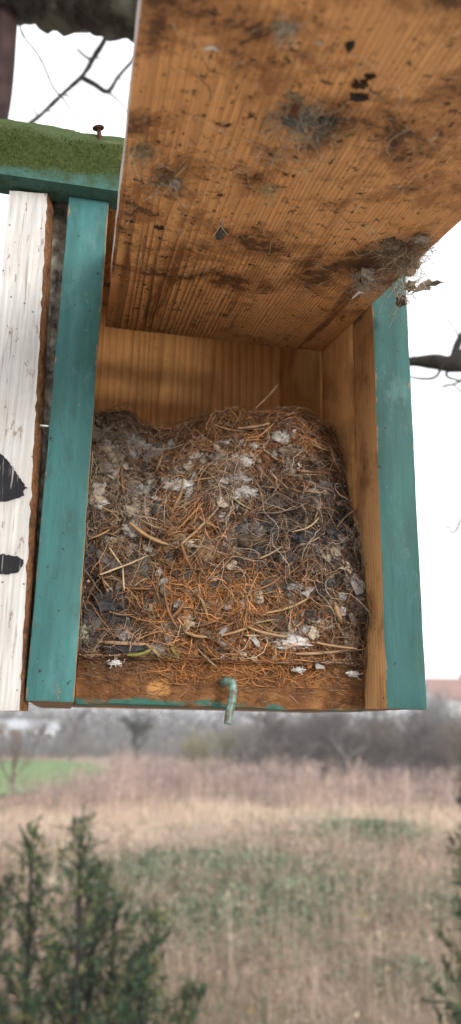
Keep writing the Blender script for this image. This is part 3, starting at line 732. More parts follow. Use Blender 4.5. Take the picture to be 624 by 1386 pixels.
wall_b = noisy_mat('pale_blue_boards', (0.26, 0.31, 0.35), (0.34, 0.39, 0.42), 1.5, 0.9, 0.2, 0.01)
roof_r = noisy_mat('red_roof_tiles', (0.21, 0.115, 0.095), (0.28, 0.16, 0.135), 3.0, 0.9, 0.3, 0.02)
roof_g = noisy_mat('grey_sheet_roof', (0.30, 0.31, 0.33), (0.42, 0.43, 0.45), 3.0, 0.8, 0.2, 0.02)
frame_w = flat('white_window_frame', (0.75, 0.75, 0.75), 0.5); glass = flat('dark_window_glass', (0.05, 0.06, 0.07), 0.1, 0.6); door_br = flat('brown_house_door', (0.16, 0.09, 0.05), 0.5)
p = at_dist(614, 978, 130); gable_house('house', p, 7.5, 7, 7.4, 10.4, -0.25, (wall_w, roof_r, frame_w, glass, door_br), 'pale house with red tiled roof beyond the hedgerow', 4, 2)
p = at_dist(22, 978, 88); gable_house('shed', p, 8.0, 4.5, 2.2, 2.9, 0.1, (wall_b, roof_g, frame_w, glass, door_br), 'long low pale blue shed at the far end of the meadow', 5, 1, 'shed', False)
p = at_dist(541, 978, 66); gable_house('garden_hut', p, 2.0, 2.0, 2.0, 3.0, 0.2, (wall_w, roof_g, frame_w, glass, door_br), 'tiny white garden hut glimpsed through the hedgerow', 2, 1, 'shed', False)

# ------------------------------------------------------------------ conifers
def conifer(name, leaders, label, seed, dens=1.0):
    "leaders: list of (base xy offset, top point) in world; sprays of small scale leaves on upswept branches"
    q = np.random.default_rng(seed)
    base = np.array([leaders[0][0][0], leaders[0][0][1], on_ground(leaders[0][0][0], leaders[0][0][1])])
    root = empty(name, base); tr = []; brs = []; LP = []; LC = []
    for (b, top, wid) in leaders:
        b = np.array([b[0], b[1], base[2]-0.05]); top = np.array(top)
        ax = spline([b, b*0.5+top*0.5+np.array([q.normal()*0.05, q.normal()*0.05, 0]), top], 14)
        H = top[2]-b[2]
        tr.append(tube_np(ax-base, np.linspace(0.012+0.016*H, 0.004, 14), 7))
        nb = int(74*H/2.4*dens)
        for j in range(nb):
            t = 0.10+0.88*(j+q.random())/nb; i = min(12, int(t*13)); f = t*13-i
            o = ax[i]*(1-f)+ax[i+1]*f
            a = j*2.4+q.normal()*0.3; L = 1.3*wid*(1.05-t)**0.9*q.choice([0.3, 0.55, 0.9, 1.35])*q.uniform(0.8, 1.2)+0.06
            d = np.array([math.cos(a), math.sin(a), 0.55+0.5*t+q.normal()*0.12]); d /= np.linalg.norm(d)
            pts = [o]
            for s in range(4):
                d = d+np.array([0, 0, 0.10])+q.normal(size=3)*0.06; d /= np.linalg.norm(d); pts.append(pts[-1]+d*L/4)
            pts = np.array(pts); brs.append(tube_np(pts-base, np.linspace(0.006, 0.002, 5), 3, cap=False))
            ns = max(5, int(L*26))
            for s in range(ns):
                ts = 0.30+0.70*((s+q.random())/ns)**0.7; ii = min(3, int(ts*4)); ff = ts*4-ii
                so_ = pts[ii]*(1-ff)+pts[ii+1]*ff
                e = d*0.8+q.normal(size=3)*0.55+np.array([0, 0, 0.25]); e /= np.linalg.norm(e)
                sl_ = q.uniform(0.06, 0.16)*(1.1-0.4*ts)
                m = int(7+5*q.random()); tt = np.linspace(0.05, 1, m)
                ctr = so_+e*sl_*tt[:, None]
                out = e*0.75+q.normal(size=(m, 3))*0.55; out /= np.linalg.norm(out, axis=1, keepdims=True)
                ll = (0.022+0.022*q.random((m, 1)))
                LP.append(np.stack([ctr, ctr+out*ll*0.5, ctr+out*ll], 1)-base)
                cc = np.array([0.023, 0.044, 0.021])*(0.5+1.1*q.random())
                if q.random() < 0.24: cc = np.array([0.115, 0.12, 0.045])*(0.7+0.6*q.random())
                LC.append(np.repeat(cc[None], m, 0)*(0.85+0.3*q.random((m, 1))))
    V, F, _ = join(tr); from_np('trunk', V, F, MAT['twig'], root, smooth=True)
    V, F, _ = join(brs); from_np('branch', V, F, MAT['twig'], root)
    LP = np.concatenate(LP); LC = np.concatenate(LC)
    V, F, C = ribbons(LP, np.full((len(LP), 1), 0.0125)*np.array([0.7, 1.0, 0.25]), None, LC)
    from_np('crown', V, F, MAT['attr_leaf'], root, C=C)
    return tag(root, label, 'conifer')
def lead(px, py, D, wid, bx=0.0, by=0.0, px0=None):
    t = at_dist(px, py, D); b = at_dist(px0 if px0 is not None else px, py, D); return ((b[0]+bx, b[1]+by), t, wid)
conifer('juniper', [lead(108, 1112, 6.6, 0.55, px0=88), lead(44, 1128, 6.8, 0.45, px0=60), lead(211, 1242, 6.4, 0.40, px0=170), lead(3, 1200, 6.7, 0.40, px0=20), lead(155, 1215, 6.9, 0.42, px0=140), lead(262, 1340, 6.5, 0.3, px0=230), lead(138, 1175, 7.0, 0.34, px0=110), lead(186, 1310, 6.1, 0.4, px0=150)], 'feathery dark green juniper with several leaders at lower left', 3)
conifer('juniper', [lead(640, 1030, 5.6, 0.36, px0=655), lead(640, 1240, 5.4, 0.45, px0=650)], 'dark green juniper mostly beyond the right edge of the view', 8)

# ------------------------------------------------------------------ the tree that carries the box (box coordinates, root at its foot)
TB = np.array([-0.95, 0.55, 0.0]); tree = empty('old_tree', TB)
def bp(px, py, Y): return at_y(px, py, Y)-TB
top = bp(8, 40, 0.36)
rough_tube('trunk', [(0, 0, -0.2), (0.05, -0.02, 1.2), (0.12, -0.05, 2.4), (0.33, -0.10, 3.1), bp(-250, 170, 0.46), bp(-170, 20, 0.44), bp(-120, -150, 0.44)], 0.15, 0.062, MAT['trunk'], tree, n=18, k=60, amp=0.18, fr=9)
rough_tube('branch', [bp(-190, 60, 0.44), bp(-90, 10, 0.40), bp(0, -30, 0.36), bp(95, -14, 0.34), bp(190, 2, 0.33), bp(330, 60, 0.33), bp(520, 90, 0.36), bp(800, 180, 0.52)], 0.052, 0.030, MAT['trunk'], tree, n=22, k=110, amp=0.28, fr=42, seed=4)
rough_tube('limb', [bp(-34, 420, 0.37), bp(-14, 230, 0.37), bp(2, 120, 0.37), bp(10, 10, 0.37), bp(14, -80, 0.40)], 0.012, 0.013, MAT['redbark'], tree, n=12, k=30, amp=0.06, fr=20)
# limb at the right, coming down from the branch beyond the door
rough_tube('branch', [bp(800, 180, 0.52), bp(790, 320, 0.58), bp(700, 440, 0.62), bp(640, 480, 0.62), bp(612, 492, 0.62), bp(585, 489, 0.63), bp(560, 489, 0.64), bp(520, 490, 0.66)], 0.024, 0.006, MAT['twig'], tree, n=12, k=50, amp=0.22, fr=30, seed=2)
rough_tube('twig', [bp(612, 492, 0.62), bp(622, 460, 0.63), bp(640, 430, 0.66)], 0.008, 0.004, MAT['twig'], tree, n=7, k=12)
for i, cps in enumerate((((600, 490), (590, 510), (566, 512), (540, 505)), ((612, 494), (604, 508), (622, 515), (650, 520)), ((640, 480), (628, 512), (600, 524)))):
    rough_tube('twig', [bp(a, b, 0.62+0.01*i) for a, b in cps], 0.0030, 0.0012, MAT['twig'], tree, n=5, k=14)
# twigs against the sky, upper left
rough_tube('twig', [bp(20, 182, 1.1), bp(52, 158, 1.1), bp(84, 128, 1.1), bp(110, 104, 1.1), bp(128, 76, 1.1), bp(150, 40, 1.05), bp(165, 0, 1.0)], 0.0036, 0.0075, MAT['twig'], tree, n=8, k=40, amp=0.35, fr=35)
rough_tube('twig', [bp(110, 104, 1.1), bp(128, 114, 1.1), bp(146, 124, 1.1), bp(160, 104, 1.1), bp(178, 84, 1.1), bp(200, 60, 1.1)], 0.0068, 0.003, MAT['twig'], tree, n=7, k=24, amp=0.25, fr=35)
rough_tube('twig', [bp(146, 124, 1.1), bp(160, 136, 1.1), bp(182, 160, 1.1)], 0.003, 0.0012, MAT['twig'], tree, n=5, k=10)
rough_tube('twig', [bp(104, 66, 1.1), bp(118, 78, 1.1), bp(128, 80, 1.1)], 0.003, 0.004, MAT['twig'], tree, n=5, k=8)
rough_tube('twig', [bp(24, 20, 0.42), bp(31, 47, 0.42), bp(54, 78, 0.42), bp(72, 118, 0.42), bp(86, 134, 0.42), bp(101, 158, 0.42)], 0.0013, 0.0007, MAT['twig'], tree, n=5, k=30, amp=0.5, fr=120)
for i, cps in enumerate((((52, 158), (40, 140), (34, 118)), ((84, 128), (98, 132), (112, 146)), ((128, 76), (142, 84), (150, 96)), ((60, 150), (74, 152), (84, 160)), ((160, 104), (170, 112), (184, 114)))):
    rough_tube('twig', [bp(a, b, 1.1+0.02*i) for a, b in cps], 0.0022, 0.0009, MAT['twig'], tree, n=5, k=10, amp=0.4, fr=60)
for i, cps in enumerate((((640, 470), (612, 440), (600, 420)), ((625, 700), (606, 712), (594, 722)), ((640, 530), (610, 520), (585, 530)))):
    rough_tube('twig', [bp(700, 440, 0.62)]+[bp(a, b, 0.72+0.05*i) for a, b in cps], 0.0022, 0.0009, MAT['twig'], tree, n=5, k=16, amp=0.4, fr=60)
tag(tree, 'old lichen covered tree whose dark branches carry the nest box', 'tree')

# ================================================================== THE NEST BOX (box coordinates)
T, BX, H, DEP, REC = 0.024, 0.1924, 0.2965, 0.2093, 0.0313
DY, DZ, TH, DX0, DX1, DL = 0.0912, 0.2605, 0.164, 0.0279, 0.1894, 0.365
box = empty('nest_box', B0)
tag(box, 'teal edged wooden nest box with its front door swung up', 'nest box')
def side_pick(inner):
    def f(n):
        if n.x*inner > 0.7: return 1
        if n.z < -0.7: return 2
        return 0
    return f
board('side_board', 0, T, 0, DEP+0.018, 0, H, [MAT['teal'], MAT['bare'], MAT['floor']], box, pick=side_pick(1), bev=0.0014, seed=1)
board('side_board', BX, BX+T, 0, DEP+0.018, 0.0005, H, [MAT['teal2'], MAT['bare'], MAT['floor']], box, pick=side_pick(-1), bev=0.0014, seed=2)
board('liner_board', BX-0.003, BX-0.0002, 0.0345, DY+0.002, 0.012, H+0.0496, [MAT['liner_front']], box, bev=0.0006, wob=0.0003, seed=3)
board('liner_board', BX-0.0042, BX-0.0002, DY+0.0035, DEP-0.0003, 0.012, H+0.0496, [MAT['liner_rear']], box, bev=0.0006, wob=0.0003, seed=4)
board('back_board', T+0.0003, BX-0.0003, DEP, DEP+0.018, 0.001, H+0.0496, [MAT['back']], box, seed=5)
board('floor_board', T+0.0003, BX-0.0003, REC+0.016, DEP-0.0003, 0.0008, 0.012, [MAT['floor']], box, seed=6)
HB = H+0.05
board('side_board', 0, T, 0.0085, DEP+0.018, H+0.0004, HB, [MAT['teal'], MAT['bare'], MAT['floor']], box, pick=side_pick(1), seed=21)
board('side_board', BX, BX+T, 0.0085, DEP+0.018, H+0.0004, HB, [MAT['teal2'], MAT['bare'], MAT['floor']], box, pick=side_pick(-1), seed=22)
board('roof_board', -0.006, BX+T+0.006, 0.042, DEP+0.03, HB+0.0004, HB+0.012, [MAT['back']], box, step=0.03, seed=23)
# front rail with an uneven, crusted face
rail = board('front_rail', T+0.0003, BX-0.0003, REC, REC+0.0155, -0.0005, 0.0275, [MAT['rail']], box, bev=0.002, step=0.004, wob=0.0009, seed=7)
board('hanging_batten', 0.09, 0.125, DEP+0.0185, DEP+0.034, 0.03, 0.52, [MAT['bare']], box, step=0.04, seed=8)

# roof beam: front face, mossy shoulder, flat top
prof = [(-0.010, H+0.0004), (-0.0105, H+0.029), (-0.009, H+0.0325), (-0.001, H+0.046), (0.003, H+0.0488), (0.0055, H+0.049), (0.008, H+0.049), (0.008, H+0.0004)]
Xs = np.linspace(-0.062, BX+T+0.008, 150); NP = 46
pp = []
for i in range(len(prof)-1):
    a, b = np.array(prof[i]), np.array(prof[i+1]); m = [12, 4, 10, 3, 8, 6, 3][i]
    for t in range(m): pp.append(a+(b-a)*t/m)
pp.append(np.array(prof[-1])); pp = np.array(pp); NP = len(pp)
V = np.array([(x, y, z) for x in Xs for y, z in pp])
for i, v in enumerate(V):
    dn = mn.fractal(Vector(v*120), 1.0, 2.0, 4)*0.0006+mn.noise(Vector(v*30))*0.0008
    edge = max(0.0, 1-abs(v[2]-(H+0.031))/0.006) if v[1] < 0 else 0
    if (i % NP) in (0, NP-1): dn = 0
    V[i] = v+np.array([0, -dn*(1 if v[1] < 0.01 else 0)-0.0, dn*(1 if v[2] > H+0.02 else 0)])
    V[i][1] += edge*0.0012*(0.5+mn.noise(Vector(v*90)))
F = [(i*NP+j, i*NP+j+1, (i+1)*NP+j+1, (i+1)*NP+j) for i in range(len(Xs)-1) for j in range(NP-1)]
F += [(i*NP+NP-1, i*NP, (i+1)*NP, (i+1)*NP+NP-1) for i in range(len(Xs)-1)]
bm = bmesh.new(); bv = [bm.verts.new(v) for v in V]
for f in F: bm.faces.new([bv[a] for a in f])
bm.faces.new([bv[j] for j in range(NP)]); bm.faces.new([bv[(len(Xs)-1)*NP+j] for j in range(NP)])
bmesh.ops.recalc_face_normals(bm, faces=bm.faces[:])
roof = from_bm('roof_beam', bm, MAT['moss'], box, smooth=True); roof['label'] = 'moss covered teal roof beam'
roof.data.set_sharp_from_angle(angle=R(60))
# moss tufts on the beam
n = 3200; mx = Xs[0]+(Xs[-1]-Xs[0])*rng.random(n); tz = rng.random(n)
py_ = np.interp(tz, [0, 0.5, 0.6, 1.0], [-0.0105, -0.0105, -0.009, 0.002]); pz_ = np.interp(tz, [0, 0.5, 0.6, 1.0], [H+0.012, H+0.029, H+0.0325, H+0.048])
keep = (fnoise(mx*90, pz_*90, 4, 3)+0.5*tz) > 0.62
mx, py_, pz_ = mx[keep], py_[keep], pz_[keep]; n = len(mx)
b = np.stack([mx, py_+0.0003, pz_], -1); d = np.stack([rng.normal(size=n)*0.6, -1-0*mx, rng.normal(size=n)*0.5+0.5], -1)*(0.0004+0.0007*rng.random((n, 1)))
P = np.stack([b, b+d*0.6, b+d+np.array([0, 0, 0.0003])], 1)
cm = np.array([0.05, 0.07, 0.012])*(0.45+1.1*rng.random((n, 1)))+np.array([0.025, 0.032, 0.016])*(pz_[:, None] > H+0.031)
V, F, C = ribbons(P, np.full((n, 1), 0.0007)*np.array([1, 1, 0.3]), None, cm)
tag(from_np('moss', V, F, MAT['attr_leaf'], roof, C=C), kind='stuff')
# rusty nail in the shoulder of the beam
q0 = bx_y(137, 196, -0.004); q1 = bx_y(133, 173, -0.006)
V, F, _ = join([tube_np([q0-(q1-q0)*0.3, q0, q1], 0.0013, 9), tube_np([q1-(q1-q0)*0.12, q1-(q1-q0)*0.04, q1, q1+(q1-q0)*0.03], [0.0014, 0.0036, 0.0037, 0.003], 12)])
from_np('nail', V, F, MAT['rust'], roof, smooth=True)

# door, swung up on its pivot nails
def door_pick(n):
    if n.x < -0.7: return 1
    if n.z > 0.7: return 2
    return 0
door = board('door', DX0, DX1, -DL, 0, 0, 0.018, [MAT['door'], MAT['pale_edge'], MAT['white']], box, (0, DY, DZ), bev=0.0012, step=0.01, wob=0.0005, pick=door_pick, seed=11)
door.rotation_euler = (TH, 0, 0); door['label'] = 'raised wooden door, its stained inner face down'
for sx, x0, x1 in ((-1, -0.0015, DX0+0.012), (1, DX1-0.012, BX+T+0.0015)):
    V, F, _ = tube_np([(x0, 0.02, H-0.045), (x1, 0.02, H-0.045)], 0.0015, 8)
    from_np('pivot_nail', V, F, MAT['rust'], box, smooth=True)
Rx = Matrix.Rotation(TH, 3, 'X')
Dn = np.array(Rx @ Vector((0, 0, -1)))           # outward normal of the door's underside
def on_door(px, py):
    "point of the door's underside at a photo pixel, box coordinates"
    o = np.array([0, DY, DZ]); d = ray(px, py); c0 = CAM-B0
    return c0+d*(((o-c0)@Dn)/(d@Dn))

# bent latch hook on the rail
hk = [bx_y(303, 926, REC+0.004), bx_y(303, 924, REC-0.004), bx_y(306, 922, REC-0.010), bx_y(312, 922, REC-0.0135), bx_y(315, 927, REC-0.014), bx_y(315, 940, REC-0.014), bx_y(312, 958, REC-0.014), bx_y(308, 980, REC-0.0145)]
V, F, _ = tube_np(spline(hk, 60), 0.0023, 12)
for i in range(len(V)): V[i] += np.array(mn.noise_vector(Vector(V[i]*300)))*0.0002
from_np('latch_hook', V, F, MAT['hook'], box, smooth=True)['label'] = 'bent latch hook with worn teal paint'

# narrow white board with black brush marks, its right edge chipped to raw wood
tl = bx_y(13, 258, 0.0); tr_ = bx_y(64, 262, 0.0); br_ = bx_y(26, 962, 0.0); bl = bx_y(-55, 962, 0.0)
wb_thick = 0.016
bm = bmesh.new(); NZ = 70; NXX = 12; grid = []
for j in range(NZ+1):
    t = j/NZ; a = bl*(1-t)+tl*t; c = br_*(1-t)+tr_*t; row = []
    jag = 0.0011*mn.noise(Vector((0, 0, t*60)))+0.0006*mn.noise(Vector((0, 5, t*150)))
    for i in range(NXX+1):
        s = i/NXX; v = a*(1-s)+(c+np.array([jag, 0, 0]))*s; v[1] = 0.0005*mn.noise(Vector((v[0]*300, 0, v[2]*40)))
        row.append(bm.verts.new(v))
    v = c.copy(); v += np.array([0.0016, 0.0042, 0]); v += np.array(mn.noise_vector(Vector(v*200)))*0.0006; row.append(bm.verts.new(v))
    v = c.copy(); v += np.array([0.0034, 0.010, 0]); v += np.array(mn.noise_vector(Vector(v*160)))*0.0006; row.append(bm.verts.new(v))
    v = c.copy(); v += np.array([0.0036, wb_thick, 0]); row.append(bm.verts.new(v))
    v = a.copy(); v[1] = wb_thick; row.append(bm.verts.new(v))
    grid.append(row)
m = NXX+5
for j in range(NZ):
    for i in range(m):
        f = bm.faces.new((grid[j][i], grid[j][(i+1) % m], grid[j+1][(i+1) % m], grid[j+1][i]))
        f.material_index = 0 if (i < NXX or i == m-1) else 1
f = bm.faces.new(grid[0][::-1]); f.material_index = 1
f = bm.faces.new(grid[-1]); f.material_index = 1
bmesh.ops.recalc_face_normals(bm, faces=bm.faces[:])
wb = from_bm('painted_board', bm, [MAT['white'], MAT['ply_edge']], box, smooth=True); wb.data.set_sharp_from_angle(angle=R(35))
wb['label'] = 'narrow weathered white board with black brush marks'
def mark(pts, seed):
    "brush mark: ragged outline, a paint film slightly proud of the board"
    r2 = random.Random(seed); out = []
    for i in range(len(pts)):
        a, b = np.array(pts[i], float), np.array(pts[(i+1) % len(pts)], float); L = np.linalg.norm(b-a); n = max(2, int(L/2.2))
        for t in range(n):
            q = a+(b-a)*t/n; out.append(q+np.array([r2.uniform(-1.3, 1.3), r2.uniform(-0.9, 0.9)]))
    bm = bmesh.new(); fr = [bm.verts.new(bx_y(x, y, -0.0009)) for x, y in out]
    f = bm.faces.new(fr); f.normal_update()
    ex = bmesh.ops.extrude_face_region(bm, geom=[f])
    for v in ex['geom']:
        if isinstance(v, bmesh.types.BMVert): v.co.y += 0.0012
    bmesh.ops.triangulate(bm, faces=bm.faces[:]); bmesh.ops.recalc_face_normals(bm, faces=bm.faces[:])
    from_bm('painted_mark', bm, MAT['black'], wb)
mark([(-22, 596), (-4, 610), (6, 618), (18, 634), (28, 648), (36, 660), (30, 664), (33, 670), (22, 674), (10, 678), (-24, 680)], 1)
mark([(-28, 751), (4, 750), (20, 752), (32, 757), (30, 766), (24, 774), (10, 777), (-29, 777)], 2)

# bark covered strip in the gap between the white board and the teal side
bm = bmesh.new(); NA, NZ = 26, 150; rows = []
xa, xb = -0.0205, -0.0004
for j in range(NZ+1):
    z = 0.004+(H+0.03)*j/NZ; row = []
    for i in range(NA+1):
        s = i/NA; x = xa+(xb-xa)*s
        n0 = mn.fractal(Vector((x*150, z*55, 0)), 0.9, 2.1, 5); n1 = mn.cell(Vector((x*240, z*90+n0, 3)))
        row.append(bm.verts.new((x, 0.0205-0.0028*n0-0.0016*n1*0.6, z)))
    row.append(bm.verts.new((xb, 0.05, z))); row.append(bm.verts.new((xa, 0.05, z))); rows.append(row)
m = NA+3
for j in range(NZ):
    for i in range(m): bm.faces.new((rows[j][i], rows[j][(i+1) % m], rows[j+1][(i+1) % m], rows[j+1][i]))
bm.faces.new(rows[0][::-1]); bm.faces.new(rows[-1])
bmesh.ops.recalc_face_normals(bm, faces=bm.faces[:])
from_bm('bark_strip', bm, MAT['bark'], box, smooth=True)['label'] = 'rough grey bark strip behind the boards'
V, F, _ = tube_np([bx_y(54, 576, 0.003), bx_y(66, 577, 0.003), bx_y(72, 577, 0.006)], 0.0007, 6)
from_np('staple', V, F, flat('galvanised_wire', (0.6, 0.6, 0.58), 0.4, 0.5, 0.6), box)

# ================================================================== THE NEST
nest = empty('bird_nest', B0+np.array([0.108, 0.11, 0.012]))
NO = -np.array([0.108, 0.11, 0.012])            # box -> nest coordinates
tag(nest, 'old bird nest of brown grass, hair and grey fluff filling the box', 'nest')
YR = 0.072
rim_px = [(112, 566), (140, 563), (170, 560), (200, 580), (230, 584), (260, 575), (300, 570), (350, 564), (400, 562), (438, 578), (462, 615), (480, 665), (494, 720), (510, 760)]
rim = np.array([bx_y(a, b, YR) for a, b in rim_px]); Z0 = 0.0245
X0, X1 = T+0.0006, BX-0.0014
def nest_surf(x, s):
    "s 0..1 up the front face, 1..2 over the rim to the back"
    zt = np.interp(x, rim[:, 0], rim[:, 2])
    t = np.clip(s, 0, 1); u = np.clip(s-1, 0, 1)
    y = 0.0305+(YR-0.0305)*t**2.2+u*(DEP-0.004-YR)
    z = Z0+(zt-Z0)*(1-(1-t)**1.15)-0.02*np.sin(u*np.pi)*1.2+0.004*np.sin(np.clip(u*8, 0, np.pi))
    bump = (fnoise(x*45+3, s*7+1, 5, 4)-0.5)*0.022+(fnoise(x*160, s*26, 6, 3)-0.5)*0.009
    bump = bump*np.clip(t*6, 0, 1)
    y = np.maximum(y-bump*np.where(s < 1, 1, 0.3)-0.002, 0.0225)
    return np.stack([x, y, z+bump*0.4*np.where(t > 0.8, 1, 0)], -1)
gx = np.linspace(X0, X1, 130); gs = np.concatenate([np.linspace(0, 1, 100), np.linspace(1.03, 2, 40)])
GX, GS = np.meshgrid(gx, gs); V = nest_surf(GX.ravel(), GS.ravel())
nx = len(gx); idx = np.arange(V.shape[0]).reshape(len(gs), nx)
F = np.stack([idx[:-1, :-1], idx[:-1, 1:], idx[1:, 1:], idx[1:, :-1]], -1).reshape(-1, 4)
# colour zones by place on the front of the nest: (px, py, radius, colour)
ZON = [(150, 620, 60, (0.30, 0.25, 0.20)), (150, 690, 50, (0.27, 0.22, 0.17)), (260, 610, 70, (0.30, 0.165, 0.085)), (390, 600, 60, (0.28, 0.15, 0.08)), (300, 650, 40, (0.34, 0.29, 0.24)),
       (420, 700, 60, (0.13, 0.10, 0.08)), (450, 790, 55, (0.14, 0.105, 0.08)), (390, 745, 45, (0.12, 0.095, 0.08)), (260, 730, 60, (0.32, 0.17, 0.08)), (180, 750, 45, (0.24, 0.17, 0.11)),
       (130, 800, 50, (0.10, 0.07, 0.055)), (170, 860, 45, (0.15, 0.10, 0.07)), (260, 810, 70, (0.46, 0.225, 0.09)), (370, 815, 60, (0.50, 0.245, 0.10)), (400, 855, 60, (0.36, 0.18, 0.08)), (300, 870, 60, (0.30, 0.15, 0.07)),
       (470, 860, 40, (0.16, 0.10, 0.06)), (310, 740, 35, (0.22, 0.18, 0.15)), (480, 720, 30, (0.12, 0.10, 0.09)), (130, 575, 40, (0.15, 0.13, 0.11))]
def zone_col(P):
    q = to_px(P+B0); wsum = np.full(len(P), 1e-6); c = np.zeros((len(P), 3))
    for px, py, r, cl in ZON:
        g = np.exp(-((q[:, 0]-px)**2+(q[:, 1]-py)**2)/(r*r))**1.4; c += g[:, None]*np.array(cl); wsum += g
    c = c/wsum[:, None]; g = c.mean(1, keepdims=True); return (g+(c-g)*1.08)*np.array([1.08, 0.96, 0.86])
Cb = zone_col(V)*0.30*(0.6+0.8*fnoise(GX.ravel()*400, GS.ravel()*60, 9, 3))[:, None]
bmV = V+NO
o = from_np('matted_core', bmV, F, MAT['attr'], nest, smooth=True, C=Cb)
# close the core towards the floor and back so that it has a body
board('packed_base', X0+0.001, X1-0.001, 0.075, DEP-0.005, 0.0125, 0.10, [noisy_mat('packed_litter', (0.06, 0.04, 0.03), (0.14, 0.09, 0.06), 300)], nest, tuple(NO), bev=0.004)

def fibres(n, K, l0, l1, wd, lift, pick=None, srange=(0.0, 1.12), curl=1.0, bright=1.0, align=0.0, tint=None, tvar=0.35, filt=None):
    x = X0+(X1-X0)*rng.random(n); s = srange[0]+(srange[1]-srange[0])*rng.random(n)
    if filt is not None:
        P0 = nest_surf(x, s); kq = filt(to_px(P0+B0)) > rng.random(n); x, s = x[kq], s[kq]; n = len(x)
    a = rng.normal(size=n)*0.75+align+np.where(rng.random(n) < 0.35, rng.random(n)*6.28, 0)
    a = a+np.where(rng.random(n) < 0.5, np.pi, 0)
    L = l0+(l1-l0)*rng.random(n)**1.8; c = rng.normal(size=n)*curl
    xs_, ss_ = [x], [s]; hh = 0.155
    for j in range(K-1):
        a = a+c/K+rng.normal(size=n)*0.18*curl
        x = x+np.cos(a)*L/(K-1); s = s+np.sin(a)*L/(K-1)/hh
        xs_.append(x); ss_.append(s)
    xs_ = np.clip(np.stack(xs_, 1), X0+0.0003, X1-0.0003); ss_ = np.clip(np.stack(ss_, 1), 0.0, 1.35)
    P = nest_surf(xs_.ravel(), ss_.ravel()).reshape(n, K, 3)
    t = np.linspace(0, 1, K)[None, :]
    lf = (rng.random(n)**1.6*lift)[:, None]*(0.35+np.sin(t*np.pi)*0.65)+(rng.random((n, 1))**5)*lift*1.6*t
    P[..., 1] -= lf+0.0002; P[..., 2] += lf*0.35
    P += rng.normal(size=P.shape)*0.0003
    C = zone_col(P[:, K//2, :])
    if tint is not None: C = C*(1-tvar)+np.array(tint)*tvar
    C = C*bright*(0.16+1.15*rng.random((n, 1))**1.7)*(0.94+0.12*rng.random((n, 3)))
    wv = (wd*(0.5+rng.random(n)))[:, None]*np.interp(np.linspace(0, 1, K), [0, 0.15, 0.8, 1], [0.5, 1, 1, 0.35])[None, :]
    V, F, C = ribbons(P, wv, np.array([0, -1, 0.3])+rng.normal(size=(n, 1, 3))*0.45, np.clip(C, 0, 0.9))
    return V+NO, F, C
brown = lambda q: np.exp(-((q[:, 0]-290)**2/150**2+(q[:, 1]-810)**2/75**2))+np.exp(-((q[:, 0]-330)**2/120**2+(q[:, 1]-600)**2/45**2))+0.12
V, F, C = join([fibres(17000, 7, 0.006, 0.030, 0.00030, 0.0035),
                fibres(9000, 7, 0.010, 0.034, 0.00036, 0.0055, tint=(0.30, 0.15, 0.06), filt=brown, bright=1.25, curl=0.5),
                fibres(1500, 9, 0.020, 0.055, 0.00022, 0.009, curl=2.2, tint=(0.40, 0.34, 0.27), tvar=0.6, bright=1.1),
                fibres(700, 9, 0.020, 0.06, 0.00022, 0.008, curl=2.0, tint=(0.02, 0.02, 0.02), tvar=0.85)])
tag(from_np('fibres', V, F, MAT['attr'], nest, C=C), kind='stuff')
# crumbs: small dark and grey scraps worked into the nest
n = 5200; x = X0+(X1-X0)*rng.random(n); s = 1.08*rng.random(n)**0.9; P0 = nest_surf(x, s)
d = rng.normal(size=(n, 3)); d /= np.linalg.norm(d, axis=1, keepdims=True); sz = 0.0006+0.0018*rng.random((n, 1))**2
P0[:, 1] -= 0.0008+0.002*rng.random(n)
P = np.stack([P0-d*sz, P0+rng.normal(size=(n, 3))*0.0004, P0+d*sz], 1)+NO
C = zone_col(P0)*(0.25+0.9*rng.random((n, 1))); gq = rng.random(n); C[gq < 0.22] = np.array([0.40, 0.35, 0.29])*(0.5+0.8*rng.random(((gq < 0.22).sum(), 1))); C[gq > 0.72] = np.array([0.035, 0.03, 0.028])
V, F, C = ribbons(P, sz*np.array([[0.7, 1.7, 0.5]]), np.array([0, -1, 0.0])+rng.normal(size=(n, 1, 3))*0.8, C)
tag(from_np('crumbs', V, F, MAT['attr'], nest, C=C), kind='stuff')

def nest_pt(px, py, lift=0.004):
    "point of the nest's front seen at a photo pixel, by marching along the pixel's ray"
    d = ray(px, py); c0 = CAM-B0
    for Y in np.linspace(0.015, 0.12, 120):
        p = c0+d*(Y-c0[1])/d[1]
        zt = np.interp(p[0], rim[:, 0], rim[:, 2]); t = np.clip((p[2]-Z0)/(zt-Z0), 0, 1.0)
        y = nest_surf(np.array([p[0]]), np.array([1-(1-t)**(1/1.15)]))[0][1]
        if p[1] >= y-lift: return p
    return p
attr = MAT['attr']
